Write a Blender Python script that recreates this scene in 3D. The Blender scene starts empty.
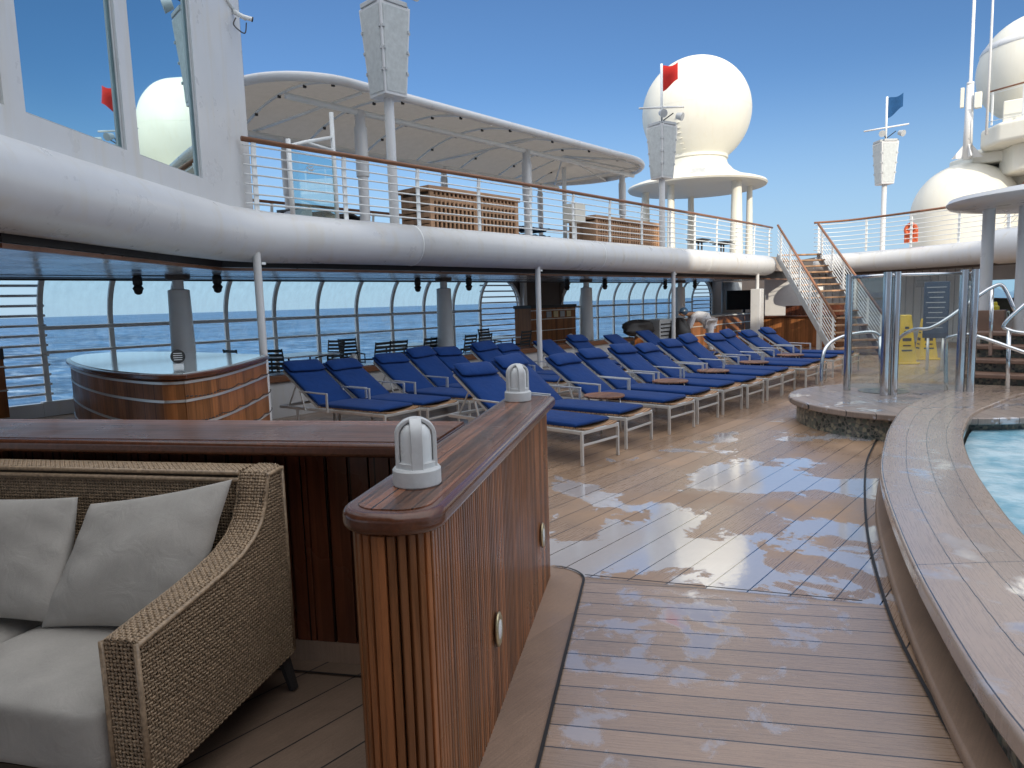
import bpy, math, random
from math import sin, cos, pi, radians, atan2, sqrt
from mathutils import Vector, Matrix
random.seed(7)
scene = bpy.context.scene
col = scene.collection

# ------------------------------------------------------------------ mesh helper
class MB:
    def __init__(s): s.v = []; s.f = []
    def add(s, vs, fs):
        n = len(s.v); s.v += [tuple(v) for v in vs]; s.f += [tuple(i + n for i in f) for f in fs]
    def box(s, c, d, rz=0, m=None):
        x, y, z = d[0]/2, d[1]/2, d[2]/2
        vs = [Vector((a*x, b*y, e*z)) for a in (-1, 1) for b in (-1, 1) for e in (-1, 1)]
        M = m if m is not None else Matrix.Rotation(rz, 3, 'Z')
        vs = [M @ v + Vector(c) for v in vs]
        s.add(vs, [(0,1,3,2),(4,6,7,5),(0,4,5,1),(2,3,7,6),(0,2,6,4),(1,5,7,3)])
        return s
    def beam(s, a, b, w, h, up=(0,0,1)):
        a = Vector(a); b = Vector(b); d = (b-a); L = d.length; d.normalize()
        u = Vector(up)
        if abs(d.dot(u)) > .99: u = Vector((1,0,0))
        sd = d.cross(u).normalized(); u = sd.cross(d)
        M = Matrix((sd, d, u)).transposed()
        return s.box((a+b)/2, (w, L, h), m=M)
    def tube(s, path, r, seg=8, caps=True, closed=False):
        P = [Vector(p) for p in path]; n = len(P)
        R = r if isinstance(r, (list, tuple)) else [r]*n
        T = []
        for i in range(n):
            if closed: t = P[(i+1) % n]-P[i-1]
            else: t = P[min(i+1, n-1)]-P[max(i-1, 0)]
            T.append(t.normalized())
        u = Vector((0,0,1)) if abs(T[0].z) < .9 else Vector((1,0,0))
        u = (u - T[0]*u.dot(T[0])).normalized()
        base = len(s.v); vs = []
        for i in range(n):
            u = (u - T[i]*u.dot(T[i]))
            if u.length < 1e-5: u = Vector((1,0,0)) - T[i]*T[i].x
            u.normalize(); w = T[i].cross(u)
            for k in range(seg):
                a = 2*pi*k/seg
                vs.append(P[i]+(u*cos(a)+w*sin(a))*R[i])
        fs = []
        m = n if closed else n-1
        for i in range(m):
            j = (i+1) % n
            for k in range(seg):
                l = (k+1) % seg
                fs.append((i*seg+k, i*seg+l, j*seg+l, j*seg+k))
        if caps and not closed:
            fs.append(tuple(range(seg))[::-1]); fs.append(tuple((n-1)*seg+k for k in range(seg)))
        s.add(vs, fs); return s
    def lathe(s, prof, c=(0,0,0), seg=32, sx=1, sy=1, cap=True):
        vs = []; n = len(prof)
        for r, z in prof:
            for k in range(seg):
                a = 2*pi*k/seg
                vs.append((c[0]+r*cos(a)*sx, c[1]+r*sin(a)*sy, c[2]+z))
        fs = [(i*seg+k, i*seg+(k+1) % seg, (i+1)*seg+(k+1) % seg, (i+1)*seg+k) for i in range(n-1) for k in range(seg)]
        if cap:
            fs.append(tuple(range(seg))[::-1]); fs.append(tuple((n-1)*seg+k for k in range(seg)))
        s.add(vs, fs); return s
    def prism(s, poly, z0, z1):
        n = len(poly)
        vs = [(p[0], p[1], z0) for p in poly]+[(p[0], p[1], z1) for p in poly]
        fs = [tuple(range(n))[::-1], tuple(range(n, 2*n))]+[(i, (i+1) % n, n+(i+1) % n, n+i) for i in range(n)]
        s.add(vs, fs); return s
    def sheet(s, poly, z):
        s.add([(p[0], p[1], z) for p in poly], [tuple(range(len(poly)))]); return s
    def grid(s, fn, nu, nv):
        vs = [fn(i/nu, j/nv) for i in range(nu+1) for j in range(nv+1)]
        fs = [(i*(nv+1)+j, (i+1)*(nv+1)+j, (i+1)*(nv+1)+j+1, i*(nv+1)+j+1) for i in range(nu) for j in range(nv)]
        s.add(vs, fs); return s
    def build(s, name, mat, parent=None, smooth=False, bevel=0, world=False, solid=0, sub=0, seg=2, angle=None):
        me = bpy.data.meshes.new(name); me.from_pydata(s.v, [], s.f); me.update()
        o = bpy.data.objects.new(name, me); col.objects.link(o)
        me.materials.append(mat)
        if smooth:
            for p in me.polygons: p.use_smooth = True
        if parent:
            o.parent = parent
            if world:
                o.location = -parent.location
        if solid:
            m = o.modifiers.new('s', 'SOLIDIFY'); m.thickness = solid; m.offset = 0
        if bevel:
            m = o.modifiers.new('b', 'BEVEL'); m.width = bevel; m.segments = seg; m.limit_method = 'ANGLE'; m.angle_limit = radians(30)
            if seg > 1 or True:
                for p in me.polygons: p.use_smooth = True
                m.harden_normals = True
        if sub:
            m = o.modifiers.new('ss', 'SUBSURF'); m.levels = sub; m.render_levels = sub
        if smooth and not bevel and not sub and angle:
            try:
                me.set_sharp_from_angle(angle=radians(angle))
            except Exception: pass
        return o

def tag(o, label=None, cat=None, group=None, kind=None):
    if label: o['label'] = label
    if cat: o['category'] = cat
    if group: o['group'] = group
    if kind: o['kind'] = kind
    return o
def thing(name, loc, label, cat, group=None, rz=0):
    o = bpy.data.objects.new(name, None); col.objects.link(o)
    o.location = loc; o.rotation_euler = (0, 0, rz); o.empty_display_size = .1
    return tag(o, label, cat, group)
KIDS = {}
def copy_tree(o, loc=None, rz=None, label=None, parent=None):
    c = o.copy(); col.objects.link(c)
    if parent is not None: c.parent = parent
    if loc is not None: c.location = loc
    if rz is not None: c.rotation_euler = (0, 0, rz)
    if label: c['label'] = label
    for ch in list(o.children): copy_tree(ch, parent=c)
    return c
def V2(s, t):  # frame of the near wooden divider (along, across) -> ship frame
    return (s*.8746-t*.4848, s*.4848+t*.8746)
AD = radians(29)

# ------------------------------------------------------------------ materials
def newmat(name):
    m = bpy.data.materials.new(name); m.use_nodes = True
    nt = m.node_tree; b = nt.nodes['Principled BSDF']
    return m, nt, b
class N:
    def __init__(s, nt): s.nt = nt
    def __call__(s, t, ins=None, **kw):
        n = s.nt.nodes.new(t)
        for k, v in kw.items(): setattr(n, k, v)
        for k, v in (ins or {}).items():
            if isinstance(v, bpy.types.NodeSocket): s.nt.links.new(v, n.inputs[k])
            else: n.inputs[k].default_value = v
        return n
    def math(s, op, a, b=0., c=None, clamp=False):
        n = s.nt.nodes.new('ShaderNodeMath'); n.operation = op; n.use_clamp = clamp
        for i, v in enumerate((a, b) if c is None else (a, b, c)):
            if isinstance(v, bpy.types.NodeSocket): s.nt.links.new(v, n.inputs[i])
            else: n.inputs[i].default_value = v
        return n.outputs[0]
    def ramp(s, f, stops, interp='LINEAR'):
        n = s.nt.nodes.new('ShaderNodeValToRGB'); s.nt.links.new(f, n.inputs[0])
        cr = n.color_ramp; cr.interpolation = interp
        while len(cr.elements) > 1: cr.elements.remove(cr.elements[-1])
        cr.elements[0].position = stops[0][0]; cr.elements[0].color = c4(stops[0][1])
        for p, c in stops[1:]:
            e = cr.elements.new(p); e.color = c4(c)
        return n.outputs[0]
    def mixc(s, f, a, b, blend='MIX'):
        n = s.nt.nodes.new('ShaderNodeMix'); n.data_type = 'RGBA'; n.blend_type = blend
        for i, v in ((0, f), (6, a), (7, b)):
            if isinstance(v, bpy.types.NodeSocket): s.nt.links.new(v, n.inputs[i])
            else: n.inputs[i].default_value = c4(v) if i else v
        return n.outputs[2]
    def link(s, a, b): s.nt.links.new(a, b)
def c4(c):
    if isinstance(c, (int, float)): return (c, c, c, 1)
    return tuple(c) if len(c) == 4 else (c[0], c[1], c[2], 1)
def mul(c, k): return tuple(x*k for x in c)

def paint(name, colr, rough=.4, metal=0., var=.12, scale=3., bump=0., bscale=60, coat=0., dirt=None, spec=.5):
    m, nt, b = newmat(name); n = N(nt)
    tc = n('ShaderNodeNewGeometry').outputs['Position']
    no = n('ShaderNodeTexNoise', {'Vector': tc, 'Scale': scale, 'Detail': 5., 'Roughness': .6}).outputs[0]
    c = n.ramp(no, [(.3, mul(colr, 1-var)), (.7, mul(colr, 1+var))])
    if dirt:
        st = n('ShaderNodeMapping', {'Vector': tc, 'Scale': (6., 6., .8)}).outputs[0]
        d = n('ShaderNodeTexNoise', {'Vector': st, 'Scale': 1.2, 'Detail': 6.}).outputs[0]
        d = n.math('MULTIPLY', n.math('SUBTRACT', d, .52, clamp=True), 2.5, clamp=True)
        c = n.mixc(d, c, dirt)
    n.link(c, b.inputs['Base Color'])
    r = n.ramp(no, [(.25, rough*.8), (.75, min(1, rough*1.25))])
    n.link(r, b.inputs['Roughness'])
    b.inputs['Metallic'].default_value = metal
    b.inputs['Coat Weight'].default_value = coat
    b.inputs['Coat Roughness'].default_value = .12
    b.inputs['Specular IOR Level'].default_value = spec
    if bump:
        bn = n('ShaderNodeTexNoise', {'Vector': tc, 'Scale': float(bscale), 'Detail': 3.}).outputs[0]
        bp = n('ShaderNodeBump', {'Height': bn, 'Strength': bump, 'Distance': .01}).outputs[0]
        n.link(bp, b.inputs['Normal'])
    return m

def fabric(name, colr, scale=450, var=.12, rough=.95, space='Object', wrinkle=0.):
    m, nt, b = newmat(name); n = N(nt)
    tc = n('ShaderNodeTexCoord').outputs[space]
    no = n('ShaderNodeTexNoise', {'Vector': tc, 'Scale': 7., 'Detail': 6.}).outputs[0]
    st = n('ShaderNodeMapping', {'Vector': tc, 'Scale': (1., 6., 6.)}).outputs[0]
    fn = n('ShaderNodeTexNoise', {'Vector': st, 'Scale': float(scale)/6, 'Detail': 2.}).outputs[0]
    c = n.ramp(n.math('MULTIPLY_ADD', fn, .5, n.math('MULTIPLY', no, .5)), [(.35, mul(colr, 1-var)), (.65, mul(colr, 1+var))])
    n.link(c, b.inputs['Base Color']); b.inputs['Roughness'].default_value = rough
    b.inputs['Sheen Weight'].default_value = .08; b.inputs['Sheen Roughness'].default_value = .5
    b.inputs['Specular IOR Level'].default_value = .2
    wr = n('ShaderNodeTexNoise', {'Vector': tc, 'Scale': 9., 'Detail': 3., 'Distortion': 1.5}).outputs[0]
    h = n.math('MULTIPLY_ADD', wr, wrinkle, n.math('MULTIPLY', fn, .05))
    bp = n('ShaderNodeBump', {'Height': h, 'Strength': .6, 'Distance': .02}).outputs[0]
    n.link(bp, b.inputs['Normal'])
    return m

def teak(name, colr, rot=0., along='z', width=.05, rough=.25, coat=.6, var=.35, groove=0., space='pos', seams=None):
    """varnished teak: grain stretched along one axis, each strip its own tone"""
    m, nt, b = newmat(name); n = N(nt)
    tc = n('ShaderNodeNewGeometry').outputs['Position'] if space == 'pos' else n('ShaderNodeTexCoord').outputs['Object']
    tc = n('ShaderNodeMapping', {'Vector': tc, 'Rotation': (0, 0, -rot)}).outputs[0]
    sx = n('ShaderNodeSeparateXYZ', {0: tc})
    if along == 'z':
        sc = (28., 28., 1.6)
        ac = n.math('ADD', sx.outputs[0], n.math('MULTIPLY', sx.outputs[1], .77))
    elif along == 'x':
        sc = (1.6, 28., 28.); ac = sx.outputs[1]
    else:
        sc = (28., 1.6, 28.); ac = sx.outputs[0]
    gv = n('ShaderNodeMapping', {'Vector': tc, 'Scale': sc}).outputs[0]
    g1 = n('ShaderNodeTexNoise', {'Vector': gv, 'Scale': 1.6, 'Detail': 6., 'Roughness': .65, 'Distortion': .6}).outputs[0]
    idx = n.math('FLOOR', n.math('DIVIDE', ac, width))
    wn = n('ShaderNodeTexWhiteNoise', {'W': idx}, noise_dimensions='1D').outputs[0]
    f = n.math('MULTIPLY_ADD', wn, .35, n.math('MULTIPLY', g1, .65))
    c = n.ramp(f, [(.3, mul(colr, 1-var)), (.5, colr), (.68, (colr[0]*(1+var*1.3), colr[1]*(1+var*1.1), colr[2]*(1+var)))])
    big = n('ShaderNodeTexNoise', {'Vector': tc, 'Scale': 2.2, 'Detail': 4.}).outputs[0]
    c = n.mixc(n.math('MULTIPLY', n.math('SUBTRACT', big, .4, clamp=True), 1.4, clamp=True), c, mul(colr, .55))
    h = g1
    if groove:
        fr = n.math('FRACT', n.math('DIVIDE', ac, width))
        gm = n.math('LESS_THAN', n.math('ABSOLUTE', n.math('SUBTRACT', fr, .5)), groove/width/2)
        c = n.mixc(gm, c, mul(colr, .12))
        h = n.math('SUBTRACT', h, n.math('MULTIPLY', gm, 1.5))
    n.link(c, b.inputs['Base Color'])
    n.link(n.ramp(big, [(.3, rough*.7), (.7, rough*1.5)]), b.inputs['Roughness'])
    b.inputs['Coat Weight'].default_value = coat; b.inputs['Coat Roughness'].default_value = .12; b.inputs['Specular IOR Level'].default_value = .3
    bp = n('ShaderNodeBump', {'Height': h, 'Strength': .4, 'Distance': .004}).outputs[0]
    n.link(bp, b.inputs['Normal'])
    return m

def deckmat(name, rot, pitch, base=(.24,.148,.098), caulk=.007, wet=True, joints=0., film=0.5, off=0., puddle_c=None, plain=False, ps=.62, thr=.535, space='pos', edge=60., sky_sheen=.6, crough=.22):
    m, nt, b = newmat(name); n = N(nt)
    pos = n('ShaderNodeNewGeometry').outputs['Position']
    tc = n('ShaderNodeMapping', {'Vector': pos, 'Rotation': (0, 0, -rot)}).outputs[0] if space == 'pos' else n('ShaderNodeTexCoord').outputs['UV']
    sx = n('ShaderNodeSeparateXYZ', {0: tc})
    ac = n.math('DIVIDE', n.math('ADD', sx.outputs[1], off), pitch)
    idx = n.math('FLOOR', ac)
    wn = n('ShaderNodeTexWhiteNoise', {'W': idx}, noise_dimensions='1D').outputs[0]
    gv = n('ShaderNodeMapping', {'Vector': tc, 'Scale': (2., 40., 1.)}).outputs[0]
    gr = n('ShaderNodeTexNoise', {'Vector': gv, 'Scale': 3., 'Detail': 5.}).outputs[0]
    fine = n('ShaderNodeTexNoise', {'Vector': pos, 'Scale': 160., 'Detail': 2.}).outputs[0]
    blot = n('ShaderNodeTexNoise', {'Vector': pos, 'Scale': 2.1, 'Detail': 9., 'Roughness': .72}).outputs[0]
    f = n.math('MULTIPLY_ADD', wn, .14, n.math('MULTIPLY_ADD', gr, .33, n.math('MULTIPLY_ADD', fine, .15, n.math('MULTIPLY', blot, .3))))
    c = n.ramp(f, [(.3, mul(base, .66)), (.7, mul(base, 1.32))])
    # damp film: broad patches, darker and smoother
    film_n = n('ShaderNodeTexNoise', {'Vector': pos, 'Scale': .9, 'Detail': 8., 'Roughness': .6}).outputs[0]
    damp = n.math('MULTIPLY', n.math('SUBTRACT', film_n, .62-film*.35, clamp=True), 6., clamp=True)
    # sharp-edged shallow puddles
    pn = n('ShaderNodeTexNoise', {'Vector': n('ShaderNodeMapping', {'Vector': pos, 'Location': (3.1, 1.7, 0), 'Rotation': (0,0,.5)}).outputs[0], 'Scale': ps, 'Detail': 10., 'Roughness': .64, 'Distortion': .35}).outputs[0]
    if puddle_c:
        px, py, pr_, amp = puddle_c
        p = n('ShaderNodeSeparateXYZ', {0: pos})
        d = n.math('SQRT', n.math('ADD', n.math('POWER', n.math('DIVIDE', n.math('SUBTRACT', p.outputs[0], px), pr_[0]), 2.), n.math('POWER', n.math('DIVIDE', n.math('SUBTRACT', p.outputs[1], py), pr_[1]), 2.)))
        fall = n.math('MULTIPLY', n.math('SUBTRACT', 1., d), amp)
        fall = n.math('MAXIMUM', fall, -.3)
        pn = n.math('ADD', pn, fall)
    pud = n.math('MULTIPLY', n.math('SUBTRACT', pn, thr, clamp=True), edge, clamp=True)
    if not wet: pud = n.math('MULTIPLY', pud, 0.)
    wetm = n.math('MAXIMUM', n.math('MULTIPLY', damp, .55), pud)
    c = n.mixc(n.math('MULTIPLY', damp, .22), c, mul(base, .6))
    c = n.mixc(n.math('MULTIPLY', pud, sky_sheen), c, (.58,.60,.66))  # pale sky reflection painted into the puddle colour
    fr = n.math('ABSOLUTE', n.math('SUBTRACT', n.math('FRACT', ac), .5))
    if plain: gm = n.math('MULTIPLY', fr, 0.)
    else: gm = n.math('GREATER_THAN', fr, .5-caulk/pitch/2)
    if joints:
        jx = n.math('ABSOLUTE', n.math('SUBTRACT', n.math('FRACT', n.math('DIVIDE', n.math('ADD', sx.outputs[0], .3), joints)), .5))
        gm = n.math('MAXIMUM', gm, n.math('GREATER_THAN', jx, .5-caulk/joints/2))
    c = n.mixc(gm, c, (.012, .011, .012))
    n.link(c, b.inputs['Base Color'])
    r0 = n.ramp(gr, [(.3, .46), (.7, .6)])
    rr = n.math('MULTIPLY_ADD', damp, -.24, r0)
    rr = n.math('MULTIPLY', rr, n.math('SUBTRACT', 1., n.math('MULTIPLY', pud, .93)))
    rr = n.math('MAXIMUM', rr, .06)
    n.link(rr, b.inputs['Roughness'])
    b.inputs['IOR'].default_value = 1.5
    n.link(n.math('MULTIPLY_ADD', pud, .5, .5), b.inputs['Specular IOR Level'])
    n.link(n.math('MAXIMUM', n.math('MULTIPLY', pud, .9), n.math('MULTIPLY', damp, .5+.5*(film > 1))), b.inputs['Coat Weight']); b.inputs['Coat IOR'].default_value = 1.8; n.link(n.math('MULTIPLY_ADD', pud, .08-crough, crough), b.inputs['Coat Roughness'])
    dry = n.math('SUBTRACT', 1., pud)
    h = n.math('MULTIPLY', n.math('MULTIPLY_ADD', gr, .5, n.math('MULTIPLY', fine, .5)), dry)
    h = n.math('SUBTRACT', h, n.math('MULTIPLY', gm, n.math('MULTIPLY', dry, 1.5)))
    rip = n('ShaderNodeTexNoise', {'Vector': pos, 'Scale': 5., 'Detail': 2.}).outputs[0]
    rip2 = n('ShaderNodeTexNoise', {'Vector': pos, 'Scale': 22., 'Detail': 3.}).outputs[0]
    h = n.math('MULTIPLY_ADD', rip, 1.6, n.math('MULTIPLY_ADD', rip2, .5, h))
    bp = n('ShaderNodeBump', {'Height': h, 'Strength': .35, 'Distance': .004}).outputs[0]
    n.link(bp, b.inputs['Normal'])
    return m

def glassmat(name, tint=(.9,.97,.96), refl=.16, rough=.01, haze=0.):
    m, nt, b = newmat(name); n = N(nt); nt.nodes.remove(b)
    out = nt.nodes['Material Output']
    tr = n('ShaderNodeBsdfTransparent', {'Color': c4(tint)})
    gl = n('ShaderNodeBsdfGlossy', {'Color': (1,1,1,1), 'Roughness': rough})
    lw = n('ShaderNodeLayerWeight', {'Blend': .35}).outputs['Facing']
    f = n.math('MULTIPLY_ADD', n.math('POWER', lw, 3.), .6, refl*.5, clamp=True)
    mx = n('ShaderNodeMixShader', {0: f, 1: tr.outputs[0], 2: gl.outputs[0]})
    last = mx.outputs[0]
    if haze:
        pos = n('ShaderNodeNewGeometry').outputs['Position']
        st = n('ShaderNodeMapping', {'Vector': pos, 'Scale': (5., 5., 1.)}).outputs[0]
        no = n('ShaderNodeTexNoise', {'Vector': st, 'Scale': 2., 'Detail': 7.}).outputs[0]
        h = n.math('MULTIPLY', n.math('SUBTRACT', no, .35, clamp=True), haze*3, clamp=True)
        df = n('ShaderNodeBsdfTranslucent', {'Color': (.75,.82,.88,1)})
        last = n('ShaderNodeMixShader', {0: h, 1: last, 2: df.outputs[0]}).outputs[0]
    n.link(last, out.inputs['Surface'])
    return m

M = {}
M['white'] = paint('white_paint', (.66,.665,.67), .30, var=.03, dirt=(.62,.58,.5), coat=.2)
M['cream'] = paint('radome_gelcoat', (.72,.70,.62), .5, var=.03, scale=1.2, dirt=(.7,.66,.55))
M['rail'] = paint('rail_paint', (.84,.86,.85), .35, var=.05)
M['greyp'] = paint('grey_paint', (.45,.47,.48), .45, var=.1, scale=8)
M['grille'] = paint('grille_cloth', (.52,.55,.55), .8, var=.12, scale=14, bump=.4, bscale=300)
M['alu'] = paint('brushed_metal', (.72,.72,.70), .33, metal=.55, var=.04, scale=6)
M['chrome'] = paint('polished_steel', (.66,.67,.68), .13, metal=1., var=.05, scale=6)
M['soffit'] = None
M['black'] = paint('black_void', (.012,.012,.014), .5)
M['dark'] = paint('dark_fittings', (.03,.028,.028), .5, var=.2)
M['navy'] = fabric('navy_canvas', (.005,.034,.15), wrinkle=.6)
M['linen'] = fabric('grey_linen', (.40,.375,.34), wrinkle=.4, var=.14, scale=900)
M['canopy'] = fabric('canopy_fabric', (.42,.40,.375), space='Object', wrinkle=.3)
_nt = M['canopy'].node_tree; _p = _nt.nodes['Principled BSDF']; _t = _nt.nodes.new('ShaderNodeBsdfTranslucent'); _t.inputs[0].default_value = (.5,.43,.35,1)
_m = _nt.nodes.new('ShaderNodeMixShader'); _m.inputs[0].default_value = .25; _nt.links.new(_p.outputs[0], _m.inputs[1]); _nt.links.new(_t.outputs[0], _m.inputs[2]); _nt.links.new(_m.outputs[0], _nt.nodes['Material Output'].inputs[0])
M['red'] = fabric('red_flag_cloth', (.5,.03,.025)); M['blue'] = fabric('blue_flag_cloth', (.02,.08,.2))
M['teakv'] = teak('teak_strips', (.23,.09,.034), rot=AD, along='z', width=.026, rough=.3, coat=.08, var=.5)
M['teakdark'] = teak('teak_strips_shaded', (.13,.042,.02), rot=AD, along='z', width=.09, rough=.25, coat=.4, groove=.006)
M['cap'] = teak('varnished_cap_along', (.16,.068,.036), rot=AD, along='x', width=.055, rough=.24, coat=.22, groove=.006, var=.75)
M['cap2'] = teak('varnished_cap_across', (.19,.09,.058), rot=AD, along='y', width=.118, rough=.26, coat=.2, groove=.006, var=.65)
M['trim'] = teak('varnished_edge', (.10,.034,.016), rot=AD, along='x', width=5., rough=.18, coat=.5)
M['teakbar'] = teak('bar_teak', (.29,.115,.04), along='z', width=.11, rough=.4, coat=.08, groove=.004)
M['teakrail'] = teak('teak_handrail', (.23,.105,.055), along='x', width=1., rough=.35, coat=.2)
M['teakslat'] = teak('lounger_teak', (.34,.2,.11), along='x', width=.07, rough=.5, coat=0., groove=.008, space='obj')
M['tableteak'] = teak('table_teak', (.24,.115,.065), along='x', width=.06, rough=.4, coat=.1, groove=.005, space='obj')
M['basket'] = teak('teak_locker', (.38,.235,.14), along='x', width=.1, rough=.55, coat=0.)
M['rug'] = paint('step_composite', (.2,.12,.085), .45, var=.15, scale=5, bump=.3, bscale=120)
M['deck'] = deckmat('wet_deck_boards', 0., .2, base=(.38,.245,.155), puddle_c=(5.0, 1.9, (3.0, 1.3), .10), film=.8, ps=1.0, thr=.545, edge=70., sky_sheen=.62)
M['deck2'] = deckmat('wet_deck_boards_near', AD+pi/2, .135, base=(.39,.258,.168), puddle_c=(2.95, 1.5, (1.3, .6), .13), film=1.6, ps=4.5, thr=.575, edge=14., sky_sheen=.36, crough=.32)  # soft pale patches paint the glare streak onto the near boards
M['strip'] = deckmat('deck_border', 0, 1., base=(.30,.20,.14), wet=False, plain=True, film=.3)
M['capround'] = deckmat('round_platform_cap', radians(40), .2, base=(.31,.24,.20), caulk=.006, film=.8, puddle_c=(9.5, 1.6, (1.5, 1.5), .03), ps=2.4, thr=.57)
M['coping'] = deckmat('pool_coping', radians(16), .17, base=(.46,.335,.25), space='UV', caulk=.005, joints=1.25, film=1.2, puddle_c=(5., .8, (5., 1.5), .02), ps=3.2, thr=.56, edge=14., sky_sheen=.35)
M['updeck'] = paint('upper_deck_grey', (.35,.3,.26), .6)
M['wicker'] = paint('wicker_strand', (.33,.235,.15), .42, var=.4, scale=60)
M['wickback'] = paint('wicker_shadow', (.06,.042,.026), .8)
M['bracket'] = paint('brass', (.5,.42,.26), .35, metal=.8)
M['globe'] = paint('opal_globe', (.72,.73,.72), .25, var=.03)
M['lampgrey'] = paint('lamp_body', (.60,.605,.60), .45, var=.08, scale=30)
M['skin'] = paint('skin', (.35,.2,.13), .6); M['cloth'] = fabric('white_uniform', (.8,.8,.82), wrinkle=1.)
M['yellow'] = paint('yellow_plastic', (.75,.5,.03), .4); M['signblue'] = paint('sign_blue', (.03,.06,.11), .3)
M['orange'] = paint('orange_plastic', (.7,.13,.04), .5)
M['wallw'] = paint('panel_white', (.82,.82,.82), .4, var=.05)
M['brownwall'] = paint('pillar_brown', (.12,.095,.08), .5)
M['caulkline'] = paint('caulk', (.012,.011,.011), .5)
M['tabtop'] = paint('white_laminate', (.75,.77,.78), .2)
M['barglass'] = paint('glossy_bar_top', (.55,.66,.68), .06, var=.05, coat=1.)
M['paper'] = paint('sign_print', (.8,.8,.8), .5)
M['glass'] = glassmat('windscreen_glass', (.87,.95,.96), .12, haze=.14)
M['glassup'] = glassmat('rail_glass', (.72,.86,.88), .2)
M['glassshower'] = glassmat('shower_glass', (.93,.97,.96), .14, haze=.04)
m, nt, b = newmat('tinted_window'); b.inputs['Metallic'].default_value = 1.; b.inputs['Base Color'].default_value = (.62,.80,.84,1); b.inputs['Roughness'].default_value = .015
n = N(nt); w = n('ShaderNodeTexNoise', {'Vector': n('ShaderNodeNewGeometry').outputs['Position'], 'Scale': .8, 'Detail': 1.}).outputs[0]
n.link(n('ShaderNodeBump', {'Height': w, 'Strength': .12, 'Distance': .05}).outputs[0], b.inputs['Normal']); M['window'] = m
m, nt, b = newmat('ceiling_panels'); n = N(nt)
tc = n('ShaderNodeNewGeometry').outputs['Position']; sx = n('ShaderNodeSeparateXYZ', {0: tc})
j1 = n.math('GREATER_THAN', n.math('ABSOLUTE', n.math('SUBTRACT', n.math('FRACT', n.math('DIVIDE', sx.outputs[1], 1.15)), .5)), .488)
j2 = n.math('GREATER_THAN', n.math('ABSOLUTE', n.math('SUBTRACT', n.math('FRACT', n.math('DIVIDE', sx.outputs[0], 2.65)), .5)), .496)
n.link(n.mixc(n.math('MAXIMUM', j1, j2), (.62,.66,.70), (.02,.02,.025)), b.inputs['Base Color'])
b.inputs['Metallic'].default_value = .35
wv = n('ShaderNodeTexNoise', {'Vector': tc, 'Scale': 1.4, 'Detail': 3.}).outputs[0]
n.link(n.ramp(wv, [(.3, .12), (.7, .28)]), b.inputs['Roughness'])
n.link(n('ShaderNodeBump', {'Height': wv, 'Strength': .2, 'Distance': .03}).outputs[0], b.inputs['Normal'])
M['soffit'] = m
# mosaic
m, nt, b = newmat('pebble_mosaic'); n = N(nt)
tc = n('ShaderNodeNewGeometry').outputs['Position']
vo = n('ShaderNodeTexVoronoi', {'Vector': tc, 'Scale': 24.})
ve = n('ShaderNodeTexVoronoi', {'Vector': tc, 'Scale': 24.}, feature='DISTANCE_TO_EDGE')
rc = n('ShaderNodeSeparateColor', {0: vo.outputs['Color']}).outputs[0]
c = n.ramp(rc, [(0, (.03,.045,.04)), (.3, (.12,.15,.12)), (.55, (.3,.28,.2)), (.8, (.08,.1,.09)), (1, (.42,.4,.32))], 'CONSTANT')
gr = n.math('LESS_THAN', ve.outputs['Distance'], .09)
n.link(n.mixc(gr, c, (.16,.15,.13)), b.inputs['Base Color']); b.inputs['Roughness'].default_value = .3
n.link(n('ShaderNodeBump', {'Height': ve.outputs['Distance'], 'Strength': .5, 'Distance': .01}).outputs[0], b.inputs['Normal'])
M['mosaic'] = m
# pool water / ocean
def watermat(name, base, scale, strength, rough=.03, stretch=(1,1,1), dist=.1, spec=.5):
    m, nt, b = newmat(name); n = N(nt)
    pos = n('ShaderNodeNewGeometry').outputs['Position']
    mp = n('ShaderNodeMapping', {'Vector': pos, 'Scale': stretch}).outputs[0]
    a = n('ShaderNodeTexNoise', {'Vector': mp, 'Scale': scale, 'Detail': 8., 'Roughness': .62}).outputs[0]
    bg = n('ShaderNodeTexNoise', {'Vector': mp, 'Scale': scale*.12, 'Detail': 4.}).outputs[0]
    c = n.ramp(n.math('MULTIPLY_ADD', a, .6, n.math('MULTIPLY', bg, .4)), [(.42, mul(base, .5)), (.58, mul(base, 1.4))])
    n.link(c, b.inputs['Base Color']); b.inputs['Roughness'].default_value = rough
    b.inputs['Specular IOR Level'].default_value = spec; b.inputs['IOR'].default_value = 1.33
    n.link(n('ShaderNodeBump', {'Height': a, 'Strength': strength, 'Distance': dist}).outputs[0], b.inputs['Normal'])
    return m
M['pool'] = watermat('pool_water', (.46,.64,.72), 4., .4, dist=.04)
_r = [q for q in M['pool'].node_tree.nodes if q.type == 'VALTORGB'][0]
_r.color_ramp.elements[0].color = (.22,.46,.58,1); _r.color_ramp.elements[1].color = (.56,.74,.82,1)
M['ocean'] = watermat('ocean', (.05,.125,.24), .06, 1., rough=.4, stretch=(1,1,1), dist=4., spec=.2)
_nt = M['ocean'].node_tree; _n = N(_nt); _b = _nt.nodes['Principled BSDF']
_pos = _n('ShaderNodeNewGeometry').outputs['Position']
_l = _b.inputs['Base Color'].links[0].from_socket
_w = _n('ShaderNodeTexNoise', {'Vector': _n('ShaderNodeMapping', {'Vector': _pos, 'Scale': (1.,.35,1.), 'Rotation': (0,0,.5)}).outputs[0], 'Scale': .16, 'Detail': 10., 'Roughness': .75}).outputs[0]
_wm = _n.math('MULTIPLY', _n.math('SUBTRACT', _w, .50, clamp=True), 5., clamp=True)
_n.link(_n.mixc(_wm, _l, (.30,.42,.55)), _b.inputs['Base Color'])

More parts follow.
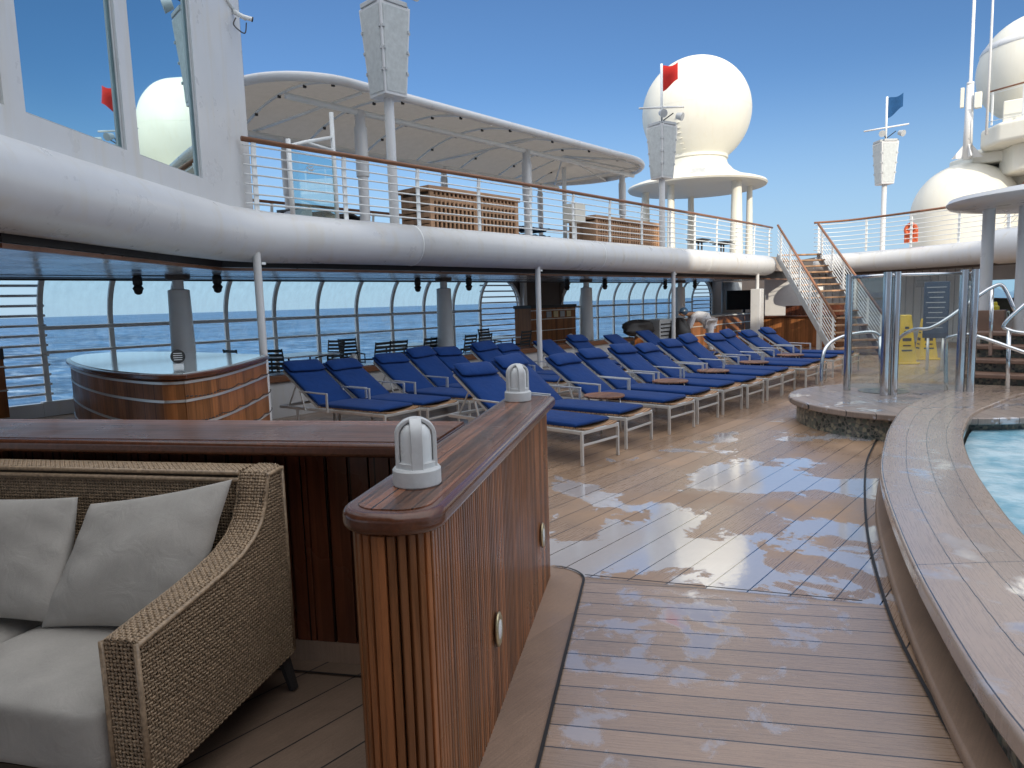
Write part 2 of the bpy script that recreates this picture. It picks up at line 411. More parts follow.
# ------------------------------------------------------------------ camera
F = 690.; PITCH = math.atan(81/690.); ROLL = .030; YAW = radians(40.7)
fw = Vector((cos(YAW)*cos(PITCH), sin(YAW)*cos(PITCH), -sin(PITCH)))
rt0 = Vector((sin(YAW), -cos(YAW), 0)); up0 = rt0.cross(fw)
rt = rt0*cos(ROLL)-up0*sin(ROLL); up = up0*cos(ROLL)+rt0*sin(ROLL)
cam = bpy.data.cameras.new('camera'); co = bpy.data.objects.new('camera', cam); col.objects.link(co)
co.matrix_world = Matrix(((rt.x, up.x, -fw.x, 0), (rt.y, up.y, -fw.y, 0), (rt.z, up.z, -fw.z, 1.6), (0,0,0,1)))
cam.sensor_width = 36; cam.lens = F/1024*36; cam.clip_start = .05; cam.clip_end = 120000
scene.camera = co

# ------------------------------------------------------------------ light
SUN_TRAVEL = radians(52); SUN_EL = radians(26)
d = Vector((cos(SUN_TRAVEL)*cos(SUN_EL), sin(SUN_TRAVEL)*cos(SUN_EL), -sin(SUN_EL)))
sl = bpy.data.lights.new('sun', 'SUN'); sl.energy = 3.6; sl.angle = radians(.5); sl.color = (1, .90, .74)
so = bpy.data.objects.new('sun', sl); col.objects.link(so); so.rotation_euler = d.to_track_quat('-Z', 'Y').to_euler()
wd = bpy.data.worlds.new('World'); scene.world = wd; wd.use_nodes = True
nt = wd.node_tree; sky = nt.nodes.new('ShaderNodeTexSky'); sky.sky_type = 'NISHITA'; sky.sun_disc = False
sky.sun_elevation = SUN_EL; s = -d; sky.sun_rotation = atan2(s.x, s.y)
sky.air_density = 1.0; sky.dust_density = .25; sky.ozone_density = 3.0; sky.altitude = 20
nw = N(nt)
gen = nw('ShaderNodeTexCoord').outputs['Generated']
A_ = Vector((-.5*cos(YAW), -.5*sin(YAW), .866))
dt = nw('ShaderNodeVectorMath', {0: gen, 1: tuple(A_)}, operation='DOT_PRODUCT').outputs['Value']
hz = nw('ShaderNodeMapRange', {'Value': dt, 'From Min': -.08, 'From Max': .75, 'To Min': 0., 'To Max': 1.}, interpolation_type='SMOOTHSTEP').outputs[0]
skyc = nw.mixc(1., sky.outputs[0], (.50,.645,.79), 'MULTIPLY')
skyc = nw.mixc(nw.math('MULTIPLY', hz, .92), skyc, (12.6,12.9,13.4))
zz = nw('ShaderNodeSeparateXYZ', {0: gen}).outputs[2]
hb = nw('ShaderNodeMapRange', {'Value': nw.math('ABSOLUTE', zz), 'From Min': .0, 'From Max': .30, 'To Min': .85, 'To Max': 0.}, interpolation_type='SMOOTHSTEP').outputs[0]
skyc = nw.mixc(hb, skyc, (3.0,4.3,5.7))
nt.links.new(skyc, nt.nodes['Background'].inputs[0]); nt.nodes['Background'].inputs[1].default_value = .15
scene.view_settings.view_transform = 'Standard'; scene.view_settings.look = 'None'
scene.render.engine = 'CYCLES'
scene.cycles.max_bounces = 8; scene.cycles.transparent_max_bounces = 16

# ------------------------------------------------------------------ setting
def struct(name, mb, mat, **k):
    o = mb.build(name, mat, **k); o['kind'] = 'structure'; return o
b = MB(); R = 60000
b.sheet([(-R,-R),(R,-R),(R,R),(-R,R)], -20.); struct('ocean', b, M['ocean'])
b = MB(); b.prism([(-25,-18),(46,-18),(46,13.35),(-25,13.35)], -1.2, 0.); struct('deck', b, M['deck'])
# caulk curve between boards and pool border
caulk = [(1.2,-.62),(1.9,-.2),(2.61,.26),(3.04,.47),(3.58,.7),(4.19,.91),(4.77,1.09),(5.44,1.27),(6.34,1.49),(7.14,1.66),(8.29,1.83)]
def smooth_path(P, n=6):
    out = []
    for i in range(len(P)-1):
        p0 = P[max(i-1, 0)]; p1 = P[i]; p2 = P[i+1]; p3 = P[min(i+2, len(P)-1)]
        for k in range(n):
            t = k/n
            out.append(tuple(.5*((2*p1[j])+(-p0[j]+p2[j])*t+(2*p0[j]-5*p1[j]+4*p2[j]-p3[j])*t*t+(-p0[j]+3*p1[j]-3*p2[j]+p3[j])*t**3) for j in range(len(p1))))
    out.append(tuple(P[-1])); return out
CA = smooth_path(caulk)
near_left = [V2(3.86, .40), V2(-2.5, .40)]
part_c = [p for p in CA if p[0] <= 3.78]
b = MB(); b.sheet([V2(-2.5, .40)]+[V2(-2.5,-1.2)]+part_c+[V2(3.69,-1.12+.05), V2(3.86,.40)], .004)
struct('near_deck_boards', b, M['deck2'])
# dark seams around the near boards
def ribbon(P, w, z, name, mat):
    m = MB(); n = len(P); vs = []
    for i in range(n):
        a = Vector(P[max(i-1, 0)][:2]); c = Vector(P[min(i+1, n-1)][:2]); t = (c-a).normalized(); nn = Vector((-t.y, t.x))*w/2
        p = Vector(P[i][:2]); vs += [(p.x+nn.x, p.y+nn.y, z), (p.x-nn.x, p.y-nn.y, z)]
    m.add(vs, [(2*i, 2*i+1, 2*i+3, 2*i+2) for i in range(n-1)])
    return struct(name, m, mat)
tipc = [V2(3.78+.19*sin(a), .59-.19*cos(a)) for a in [k*pi/2/10 for k in range(11)]]
edgeL = [V2(-2.5, .40), V2(2., .40), V2(3.4,.40)]+tipc
ribbon(CA, .016, .016, 'pool_border_seam', M['caulkline'])
ribbon(edgeL, .014, .016, 'divider_border_seam', M['caulkline'])
ribbon([V2(3.86,.40), V2(3.78,-.3), V2(3.70,-1.05)], .012, .0165, 'board_field_seam', M['caulkline'])
b = MB(); b.sheet([V2(-2.5,.72)]+edgeL+[V2(3.95,.72)], .008); struct('divider_border', b, M['strip'])
b = MB(); b.sheet([V2(-2.5,.75), V2(2.7,.75), V2(2.7,.93), V2(-2.5,.93)], .008); struct('seating_border', b, M['strip'])
ribbon([V2(-2.5,.935), V2(2.63,.935)], .012, .012, 'seating_seam', M['caulkline'])
ribbon([V2(2.63,.935), V2(2.63,7)], .012, .012, 'seating_seam_back', M['caulkline'])

M['deckdry_shaded'] = deckmat('dry_deck_boards_shaded', 0., .2, base=(.22,.15,.105), wet=False, film=.2)  # no puddles; the sofa corner's shade is put into the darker base
b = MB(); b.sheet([V2(-2.5,.93), V2(2.734,.93), V2(2.734,7), V2(-2.5,7)], .004); struct('seating_deck_boards_shaded', b, M['deckdry_shaded'])
# ---- pool surround
inner = [(1.0,-2.2),(1.8,-1.3),(3.0,-.4),(3.7,0.),(4.34,.26),(4.99,.45),(5.79,.65),(6.77,.84),(7.47,.92),(8.37,.96),(9.3,.85),(10.34,.66),(11.0,.3)]
outer = [(.9,-1.0),(1.5,-.42),(2.26,.10),(3.15,.48),(4.18,.83),(5.34,1.16),(6.47,1.38),(7.24,1.5),(8.39,1.62),(9.29,1.58),(10.0,1.5),(10.6,1.42),(10.93,1.4)]
I = smooth_path(inner); O = smooth_path(outer)
pool = thing('pool_surround', (6,1,0), 'curved raised pool edge with wet composite coping and pebble mosaic side', 'pool edge')
def strip2(A, B, z0, z1, mb):
    n = len(A); vs = []
    for a, c in zip(A, B): vs += [(a[0],a[1],z1),(c[0],c[1],z1),(c[0],c[1],z0),(a[0],a[1],z0)]
    fs = []
    for i in range(n-1):
        for k in range(4): fs.append((4*i+k, 4*i+(k+1) % 4, 4*i+4+(k+1) % 4, 4*i+4+k))
    fs += [(0,3,2,1), (4*n-4, 4*n-3, 4*n-2, 4*n-1)]
    mb.add(vs, fs)
def offset(P, d):
    out = []
    for i in range(len(P)):
        a = Vector(P[max(i-1,0)]); c = Vector(P[min(i+1,len(P)-1)]); t = (c-a).normalized()
        out.append((P[i][0]-t.y*d, P[i][1]+t.x*d))
    return out
b = MB(); strip2(I, O, .255, .34, b); o = b.build('coping', M['coping'], pool, world=True, bevel=.022, seg=3)
uvl = o.data.uv_layers.new(name='UVMap'); arc = [0]
for (a, c, e, f) in zip(I, I[1:], O, O[1:]): arc.append(arc[-1]+math.dist(((a[0]+e[0])/2,(a[1]+e[1])/2), ((c[0]+f[0])/2,(c[1]+f[1])/2)))
for lp in o.data.loops:
    st_, q_ = divmod(lp.vertex_index, 4); uvl.data[lp.index].uv = (arc[st_], .02 if q_ in (0,3) else .70)
b = MB(); strip2(offset(I, .03), offset(O, -.11), .0, .255, b); b.build('tiled_side', M['mosaic'], pool, world=True)
b = MB(); strip2(offset(O, -.14), offset(CA+[CA[-1]], .0)[:len(O)] if False else [tuple(Vector(p)) for p in offset(O, .02)], .0, .055, b)
b.build('cove_base', M['strip'], pool, world=True, bevel=.02)
# pool basin + water
b = MB(); b.sheet([(p[0], p[1]) for p in I]+[(12,.0),(12,-8),(.5,-8)], .17); struct('pool_water', b, M['pool'])
b = MB(); b.sheet([(p[0],p[1]) for p in offset(O,-.3)]+[(14,.0),(14,-12),(.4,-12)], .03); struct('pool_floor', b, M['strip'])
bs = thing('pool_step', (10.4,.2,0), 'brown step block at the far end of the pool beside the curved coping', 'step')
b = MB(); b.box((10.7,.1,.225),(1.1,1.3,.05)); b.build('tread', M['rug'], bs, world=True, bevel=.015)
b = MB(); b.box((10.72,.08,.1),(1.0,1.2,.2)); b.build('riser', M['mosaic'], bs, world=True)
# ---- round shower platform
pl = thing('shower_platform', (9.7,1.9,0), 'round raised shower platform with pebble mosaic side and brown cap', 'platform')
def circ(c, r, n=72): return [(c[0]+r*cos(2*pi*k/n), c[1]+r*sin(2*pi*k/n)) for k in range(n)]
b = MB(); b.prism(circ((9.55,1.65),1.40), .0, .235); b.build('tiled_side', M['mosaic'], pl, world=True)
b = MB(); b.prism(circ((9.55,1.65),1.50), .235, .31); b.build('cap', M['capround'], pl, world=True, bevel=.02, seg=3)
b = MB(); b.prism(circ((9.95,2.15),.30,40), .31, .316); b.build('pebble_inset', M['mosaic'], pl, world=True)
# ---- shower screen
ss = thing('shower_screen', (9.8,2,.31), 'glass shower screen with thick steel posts on the round platform', 'shower screen')
P1 = (9.81,2.56); P2 = (9.52,2.05); P3 = (10.11,1.33); P4 = (10.8,1.30)
for p, r in ((P1,.045),(P2,.05),((9.59,1.96),.045),(P3,.05),((10.13,1.22),.045)):
    MB().tube([(p[0],p[1],.31),(p[0],p[1],1.84)], r, 14).build('post', M['chrome'], ss, world=True, smooth=True, angle=40)
for a, c in ((P1,P2),(P2,P3),(P3,P4)):
    A = Vector(a); Cc = Vector(c); dd = (Cc-A).normalized()*.06
    q = MB(); q.beam((A.x+dd.x, A.y+dd.y, 1.07), (Cc.x-dd.x, Cc.y-dd.y, 1.07), .012, 1.42); q.build('glass_pane', M['glassshower'], ss, world=True)
    q = MB(); q.tube([(A.x,A.y,1.80),(Cc.x,Cc.y,1.80)], .02, 8); q.build('top_rail', M['chrome'], ss, world=True, smooth=True)
# chrome handrails
def rail_thing(label, paths, r=.024, loc=(10.8,1.5,.3)):
    t = thing('handrail', loc, label, 'handrail', 'steel handrails around the pool steps')
    for i, p in enumerate(paths):
        MB().tube(smooth_path(p, 4) if len(p) > 2 else p, r, 10).build('rail' if i == 0 else 'post', M['chrome'], t, world=True, smooth=True)
rail_thing('curved steel handrail at the left edge of the round shower platform', [[(10.2,3.0,.3),(10.25,3.0,.72),(10.4,2.95,.9),(10.6,2.78,1.0),(10.75,2.5,1.04),(10.8,2.4,.98)],[(10.8,2.4,.98),(10.85,2.38,.31)]])
rail_thing('long steel handrail rising behind the shower screen up the steps', [[(11.2,2.28,.31),(11.1,2.25,.86),(10.95,2.02,1.06),(10.85,1.8,1.09),(10.9,1.58,1.24),(11.1,1.34,1.47),(11.2,1.15,1.62),(11.25,1.04,1.62),(11.2,.90,1.30)],[(11.3,1.17,1.6),(11.3,1.15,.7)]])
rail_thing('steel handrail running from the shower screen down beside the steps', [[(10.3,1.5,.31),(10.3,1.52,.91),(10.25,1.45,1.01),(10.2,1.21,1.03),(10.15,.71,.84),(10.1,.3,.7)]])
rail_thing('angular steel handrail at the far right edge above the steps', [[(10.75,.4,1.75),(10.65,.76,1.39),(10.6,.95,1.15),(10.6,.9,1.08),(10.55,.7,1.04),(10.5,.2,1.0)],[(10.6,.90,1.08),(10.6,.88,.3)]])
# ---- steps at right and hot tub base
st = thing('pool_steps', (11.3,0,0), 'brown composite steps with mosaic risers climbing behind the shower screen', 'steps')
for k in range(4):
    MB().box((11.15+.3*k, -.35, .45+.17*k), (.42, 3.5, .055)).build('tread', M['rug'], st, world=True, bevel=.012)
    MB().box((11.12+.3*k+.1, -.35, .36+.17*k), (.30, 3.4, .12)).build('riser', M['mosaic'], st, world=True)
MB().box((11.2,-.35,.27),(.5,3.5,.10)).build('base', M['rug'], st, world=True, bevel=.012)
ht = thing('whirlpool_base', (13.4,-.6,0), 'raised whirlpool surround of mosaic above the steps at right', 'whirlpool')
b = MB(); b.box((14.2,-1.0,.47),(3.2,4.4,.94)); b.build('body', M['rug'], ht, world=True)
b = MB(); b.box((14.6,-1.1,1.12),(1.6,3.8,.36)); b.build('tiled_wall', M['mosaic'], ht, world=True)
b = MB(); b.box((14.6,-1.1,1.33),(1.8,4.0,.06)); b.build('rim', M['rug'], ht, world=True, bevel=.02)
b = MB(); b.box((12.9,1.32,1.07),(.3,.34,.4)); b.build('block', M['rug'], ht, world=True, bevel=.01)
# disc canopy
dc = thing('disc_canopy', (12.9,.4,1.0), 'flat grey disc canopy on white columns above the whirlpool', 'canopy')
b = MB(); b.lathe([(.1,2.83),(1.3,2.80),(1.62,2.84),(1.66,2.89),(1.62,2.95),(1.2,3.02),(.1,3.06)], (13.1,.35,0), 48); b.build('disc', M['white'], dc, world=True, smooth=True, angle=50)
for (x, y, z) in ((13,1.43,1.26),(13,.98,.9),(13.9,-.4,.9)):
    MB().tube([(x,y,z),(x,y,2.84)], .085, 16).build('column', M['white'], dc, world=True, smooth=True, angle=40)

# ------------------------------------------------------------------ near divider
dv = thing('wooden_divider', (*V2(2.7,.7),0), 'tall varnished teak partition with a rounded end running toward the loungers', 'partition')
def roundrect(s0, s1, t0, t1, r, rr=None, n=8):
    # near end (s0) rounded with radius r, far end with rr
    rr = rr or .01; P = []
    for (cs, ct, a0, q) in ((s0+r, t0+r, pi, r), (s1-rr, t0+rr, 1.5*pi, rr), (s1-rr, t1-rr, 0, rr), (s0+r, t1-r, .5*pi, r)):
        for k in range(n+1):
            a = a0+k*pi/2/n; P.append((cs+q*cos(a), ct+q*sin(a)))
    return P
core = roundrect(1.68, 3.84, .625, .80, .085, .02)
b = MB(); b.prism([V2(*p) for p in core], 0.01, 1.0); b.build('core', M['wickback'], dv, world=True)
# half-round strips following the outline
outl = roundrect(1.66, 3.86, .61, .815, .10, .02, 10)
def resample(P, step, closed=True):
    Q = P+[P[0]] if closed else P; L = 0; out = []; nxt = 0
    for a, c in zip(Q, Q[1:]):
        l = math.dist(a, c)
        while nxt <= L+l and l > 0:
            t = (nxt-L)/l; out.append(((a[0]+(c[0]-a[0])*t, a[1]+(c[1]-a[1])*t), atan2(c[1]-a[1], c[0]-a[0]))); nxt += step
        L += l
    return out
b = MB()
for (p, ang) in resample(outl, .0262):
    if p[1] > .80 and p[0] > 2.6: pass
    x, y = V2(*p); b.box((x, y, .50), (.0222, .022, 1.0), rz=ang+AD)
b.build('strips', M['teakv'], dv, world=True, bevel=.004, seg=1)
capo = roundrect(1.635, 3.92, .555, .85, .12, .04, 12)
b = MB(); b.prism([V2(*p) for p in capo], 1.0, 1.062); b.build('cap_edge', M['trim'], dv, world=True, bevel=.024, seg=4)
capi = roundrect(1.68, 3.89, .595, .81, .085, .02, 12)
b = MB(); b.prism([V2(*p) for p in capi], 1.05, 1.0645); b.build('cap_top', M['cap'], dv, world=True)
# oval recess lights on the face
for s_, z_ in ((2.45,.36),(3.53,.36)):
    x, y = V2(s_, .592)
    f = MB(); 
    pr = [(.058,0),(.06,.006),(.05,.012),(.044,.010)]
    o = MB(); o.lathe(pr, (0,0,0), 24, sx=.8, sy=1.15); q = o.build('step_light', M['bracket'], dv, smooth=True)
    q.rotation_euler = (pi/2, 0, AD); q.location = (x-dv.location.x, y-dv.location.y, z_)
    g_ = MB(); g_.lathe([(.043,.004),(.03,.012),(.01,.014)], (0,0,0), 24, sx=.8, sy=1.15); g_.build('lens', M['globe'], q, smooth=True)
# back wall
bw = thing('bench_wall', (*V2(2.85,2.5),0), 'low dark teak wall with wide varnished top behind the wicker sofa', 'wall')
b = MB()
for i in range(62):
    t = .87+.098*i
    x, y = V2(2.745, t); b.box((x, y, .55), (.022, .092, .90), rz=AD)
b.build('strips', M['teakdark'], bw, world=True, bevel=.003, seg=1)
b = MB(); b.prism([V2(2.755,.83),V2(3.0,.83),V2(3.0,7),V2(2.755,7)], 0, 1.0); b.build('core', M['wickback'], bw, world=True)
b = MB(); b.prism([V2(2.735,.83),V2(2.755,.83),V2(2.755,7),V2(2.735,7)], .0, .10); b.build('skirting', M['strip'], bw, world=True)
b = MB(); b.prism([V2(2.53,.862),V2(3.08,.862),V2(3.08,7),V2(2.53,7)], .999, 1.058); b.build('cap_edge', M['trim'], bw, world=True, bevel=.02, seg=3)
b = MB(); b.prism([V2(2.575,.866),V2(3.05,.866),V2(3.05,6.98),V2(2.575,6.98)], 1.05, 1.0605); b.build('cap_top', M['cap2'], bw, world=True)

# ---- cage lamps
def make_cage(name='bulkhead_lamp'):
    t = thing(name, (0,0,0), 'x', 'lamp', 'grey cage lamps on the teak wall tops')
    b = MB(); b.lathe([(.070,0),(.073,.004),(.073,.048),(.068,.054),(.05,.056)], seg=40); b.build('base', M['lampgrey'], t, smooth=True, angle=35)
    b = MB(); b.lathe([(.058,.052),(.058,.07),(.05,.072),(.046,.072)], seg=32); b.build('collar', M['lampgrey'], t, smooth=True, angle=35)
    b = MB(); b.lathe([(.049,.07),(.049,.145),(.045,.166),(.033,.182),(.014,.190),(.001,.191)], seg=32, cap=False); b.build('globe', M['globe'], t, smooth=True)
    for k in range(2):
        a = k*pi/2+pi/4+.12; P = []
        for j in range(25):
            th = pi*j/24; P.append((.060*cos(th), max(0, sin(th))))
        pts = [(.062,.05),(.062,.10),(.062,.15)]+[(.062*cos(q), .150+.055*sin(q)) for q in [pi*j/16 for j in range(1,16)]]+[(-.062,.15),(-.062,.10),(-.062,.05)]
        m = MB(); W = .018; vs = []
        for (r, z) in pts:
            k0 = 1.0; rin = r*.80; zin = z if z <= .15 else .150+(z-.150)*.80
            for (rr, zz, ww) in ((r, z, W),(r, z, -W),(rin, zin, -W),(rin, zin, W)):
                vs.append((rr*cos(a)-ww*sin(a), rr*sin(a)+ww*cos(a), zz))
        n_ = len(pts); fs = [(4*i+q, 4*i+(q+1)%4, 4*i+4+(q+1)%4, 4*i+4+q) for i in range(n_-1) for q in range(4)]
        m.add(vs, fs); m.build('guard_hoop', M['lampgrey'], t, bevel=.003)
    return t
cage = make_cage(); cage.location = (*V2(1.945,.705), 1.0645); cage['label'] = 'large grey cage lamp on the near rounded end of the teak partition'
copy_tree(cage, (*V2(3.70,.735), 1.0645), .2, 'grey cage lamp at the far end of the teak partition in front of loungers')

# ------------------------------------------------------------------ wicker sofa
sofa = thing('wicker_sofa', (*V2(2.2,2.6),0), 'woven wicker sofa with pale grey seat cushions against the teak wall', 'sofa')
T0, T1 = 1.49, 1.61       # arm thickness across
def armtop(s):
    P = [(1.655,.645),(1.82,.665),(1.95,.68),(2.1,.70),(2.2,.722),(2.28,.758),(2.33,.80),(2.362,.86),(2.38,.93),(2.395,.97),(2.51,.975)]
    for (a, za), (c, zc) in zip(P, P[1:]):
        if a <= s <= c: return za+(zc-za)*(s-a)/(c-a)
    return P[0][1] if s < P[0][0] else P[-1][1]
def lean(z): return .035*(1-z/.96)   # front of arm leans
# dark inner shell
b = MB(); n_ = 40; vs = []; 
for i in range(n_+1):
    s_ = 1.665+(2.498-1.665)*i/n_
    for t_ in (T0+.008, T1-.008):
        x, y = V2(s_, t_); vs += [(x, y, .17 if True else 0), (x, y, armtop(s_)-.008)]
fs = []
for i in range(n_):
    a = 4*i; fs += [(a, a+1, a+5, a+4), (a+2, a+6, a+7, a+3), (a+1, a+3, a+7, a+5), (a, a+4, a+6, a+2)]
fs += [(0,2,3,1), (4*n_, 4*n_+1, 4*n_+3, 4*n_+2)]
b.add(vs, fs); b.build('arm_core', M['wickback'], sofa, world=True)
b = MB(); b.prism([V2(2.403,T0+.01),V2(2.50,T0+.01),V2(2.50,4.6),V2(2.403,4.6)], .17, .965); b.build('back_core', M['wickback'], sofa, world=True)
# weave generator: strands on a (u,v)->3D map, with inside test
def weave(mb, fn, U, V, pu, pv, inside, amp=.0032, w=.0045, flat=.0025, step=None):
    """strands along v at u=i*pu and along u at v=j*pv, over and under each other; fn(u,v,h)->point"""
    def strand(fixed, along0, along1, pitch, dirv, par):
        st = pitch/2.; n = int((along1-along0)/st); run = []
        fixed = fixed+jit.uniform(-.0012,.0012); ja = jit.uniform(.8,1.2)
        def flush():
            if len(run) > 1:
                vs = []
                for (q, h) in run:
                    for (dw, dh) in ((-w, 0), (0, flat), (w, 0), (0, -flat)):
                        if dirv: vs.append(fn(fixed+dw, q, h+dh))
                        else: vs.append(fn(q, fixed+dw, h+dh))
                k = len(run); fs = [(4*i+a, 4*i+(a+1)%4, 4*i+4+(a+1)%4, 4*i+4+a) for i in range(k-1) for a in range(4)]
                mb.add(vs, fs)
            run.clear()
        for i in range(n+1):
            q = along0+i*st
            ok = inside(fixed, q) if dirv else inside(q, fixed)
            if ok: run.append((q, amp*ja*cos(pi*(q/pitch+par))+jit.uniform(-.0006,.0006)))
            else: flush()
        flush()
    i0 = int(math.floor(U[0]/pu)); i1 = int(math.ceil(U[1]/pu))
    for i in range(i0, i1+1):
        if U[0] <= i*pu <= U[1]: strand(i*pu, V[0], V[1], pv, True, i % 2)
    j0 = int(math.floor(V[0]/pv)); j1 = int(math.ceil(V[1]/pv))
    for j in range(j0, j1+1):
        if V[0] <= j*pv <= V[1]: strand(j*pv, U[0], U[1], pu, False, (j+1) % 2)
PW = .0132; jit = random.Random(11)
# outer arm side: u = s, v = z
b = MB()
def side_out(u, v, h): x, y = V2(u, T0-h); return (x, y, v)
weave(b, side_out, (1.665,2.505), (.17,.98), PW, PW, lambda u, v: v < armtop(u)-.012 and v > .17)
def side_in(u, v, h): x, y = V2(u, T1+h); return (x, y, v)
weave(b, side_in, (1.665,2.40), (.36,.98), PW, PW, lambda u, v: v < armtop(u)-.012)
def front(u, v, h): x, y = V2(1.658-h, u); return (x, y, v)
weave(b, front, (T0+.004,T1-.004), (.17,.64), PW, PW, lambda u, v: True)
b.build('arm_weave', M['wicker'], sofa, world=True, smooth=True)
# arm top band (close diagonal weave)
AP = []; s_ = 1.655
while s_ < 2.508: AP.append((s_, armtop(s_))); s_ += .003
acc = [0]
for a, c in zip(AP, AP[1:]): acc.append(acc[-1]+math.dist(a, c))
LT = acc[-1]
def along(u):
    u = min(max(u, 0), LT-1e-6)
    lo = 0
    import bisect
    lo = max(0, bisect.bisect_right(acc, u)-1); lo = min(lo, len(AP)-2)
    t = (u-acc[lo])/(acc[lo+1]-acc[lo]); a = AP[lo]; c = AP[lo+1]
    dx, dz = c[0]-a[0], c[1]-a[1]; L = math.hypot(dx, dz)
    return a[0]+dx*t, a[1]+dz*t, -dz/L, dx/L
TW = T1-T0
def topband(u, v, h):
    s_, z_, ns, nz = along(u)
    e = abs(v-TW/2)/(TW/2); drop = .010*max(0, e-.6)/.4
    x, y = V2(s_+ns*(h-drop), T0+v); return (x, y, z_+nz*(h-drop))
b = MB(); weave(b, topband, (0, LT), (-.004, TW+.004), .012, .012, lambda u, v: True, amp=.004, w=.0055, flat=.003)
# wrap rims along edges
for v in (0, TW):
    b.tube([topband(u*LT/90, v, -.004) for u in range(91)], .009, 6)
for t_ in (T0, T1):
    b.tube([(*V2(1.658, t_), .17), (*V2(1.657, t_), .40), (*V2(1.655, t_), .64)], .009, 6)
b.build('arm_band', M['wicker'], sofa, world=True, smooth=True)
# back front face and top
b = MB()
def backf(u, v, h): x, y = V2(2.395-h, u); return (x, y, v)
weave(b, backf, (T1,3.9), (.50,.935), PW, PW, lambda u, v: True)
def backt(u, v, h): x, y = V2(2.395+v, u); return (x, y, .970+h)
weave(b, backt, (T1,3.9), (0,.115), .012, .012, lambda u, v: True, amp=.004, w=.0055, flat=.003)
for (s_, z_) in ((2.395,.965),(2.51,.965),(2.390,.938)):
    b.tube([(*V2(s_, T1), z_), (*V2(s_, 4.2), z_)], .010, 6)
b.tube([(*V2(2.508, T0), .18), (*V2(2.508, T0), .968)], .010, 6)
b.build('back_weave', M['wicker'], sofa, world=True, smooth=True)
for s_, t_ in ((2.47,1.53),(1.68,1.53),(2.47,3.9),(1.68,3.9)):
    x, y = V2(s_, t_); dx, dy = V2(.03 if s_ > 2 else -.01, -.03); 
    m = MB(); m.tube([(x, y, .2), (x+dx, y+dy, .012)], [.030,.021], 8); m.build('leg', M['dark'], sofa, world=True, smooth=True, angle=40)
b = MB(); b.prism([V2(1.66,T1),V2(2.40,T1),V2(2.40,4.2),V2(1.66,4.2)], .16, .20); b.build('seat_base', M['wickback'], sofa, world=True)
def cushion_mesh(c, size, rzm, puff=.03, n=14, seed=1, pinch=0.0, wr=.0):
    """puffy cushion, box grid; c centre, size(x,y,z), rzm 3x3 matrix"""
    rnd = random.Random(seed); ph = [rnd.random()*6 for _ in range(6)]
    mb = MB(); sx, sy, sz = size[0]/2, size[1]/2, size[2]/2
    def pt(u, v, side):
        e = (1-abs(u)**6)*(1-abs(v)**6); edge = max(0, e)**.5
        prof = (max(0, (1-u*u))**.28)*(max(0, (1-v*v))**.28) if pinch else edge**.6
        k = 1-pinch*(1-abs(u*v)**2)*( .5*(abs(u)**4)*(1-abs(v)**2)+.5*(abs(v)**4)*(1-abs(u)**2))
        x = u*sx*(1-pinch*.10*(1-v*v)*abs(u)**3); y = v*sy*(1-pinch*.10*(1-u*u)*abs(v)**3)
        z = side*sz*prof
        z += wr*(sin(3.1*u+4*v+ph[0])+.6*sin(7*u-5*v+ph[1])+.5*sin(11*v+3*u+ph[2]))*edge
        return Vector(c)+rzm @ Vector((x, y, z))
    for side in (1, -1):
        vs = []; 
        for i in range(n+1):
            for j in range(n+1):
                u = sin((i/n*2-1)*pi/2); v = sin((j/n*2-1)*pi/2); vs.append(pt(u, v, side))
        fs = [(i*(n+1)+j, (i+1)*(n+1)+j, (i+1)*(n+1)+j+1, i*(n+1)+j+1) for i in range(n) for j in range(n)]
        if side < 0: fs = [f[::-1] for f in fs]
        mb.add(vs, fs)
    return mb
for k, t_ in enumerate((1.985, 2.735)):
    x, y = V2(2.015, t_)
    Mz = Matrix.Rotation(AD, 3, 'Z'); m = MB(); n = 18; sx, sy, sz = .385, .37, .118
    def fc_(u, v, w, k=k):
        ln = max(abs(u), abs(v), abs(w)); q = Vector((u, v, w)); l4 = (abs(u)**9+abs(v)**9+abs(w)**9)**(1/9); q = q/l4*1.0
        dz = .006*sin(5*u+3*v+k)+.010*(1-u*u)*(1-v*v)*(1 if w > 0 else 0)
        return Vector((x, y, .315))+Mz @ Vector((q.x*sx, q.y*sy, q.z*sz+dz))
    for (ax_, sg_) in ((0,1),(0,-1),(1,1),(1,-1),(2,1),(2,-1)):
        def ff(a, c, ax_=ax_, sg_=sg_):
            a = 2*a-1; c = 2*c-1
            if sg_ < 0: a = -a
            return fc_(*((sg_,a,c) if ax_ == 0 else (c,sg_,a) if ax_ == 1 else (a,c,sg_)))
        m.grid(ff, n, n)
    o = m.build('seat_cushion', M['linen'], sofa, world=True, smooth=True)
    o.modifiers.new('w', 'WELD').merge_threshold = .0005
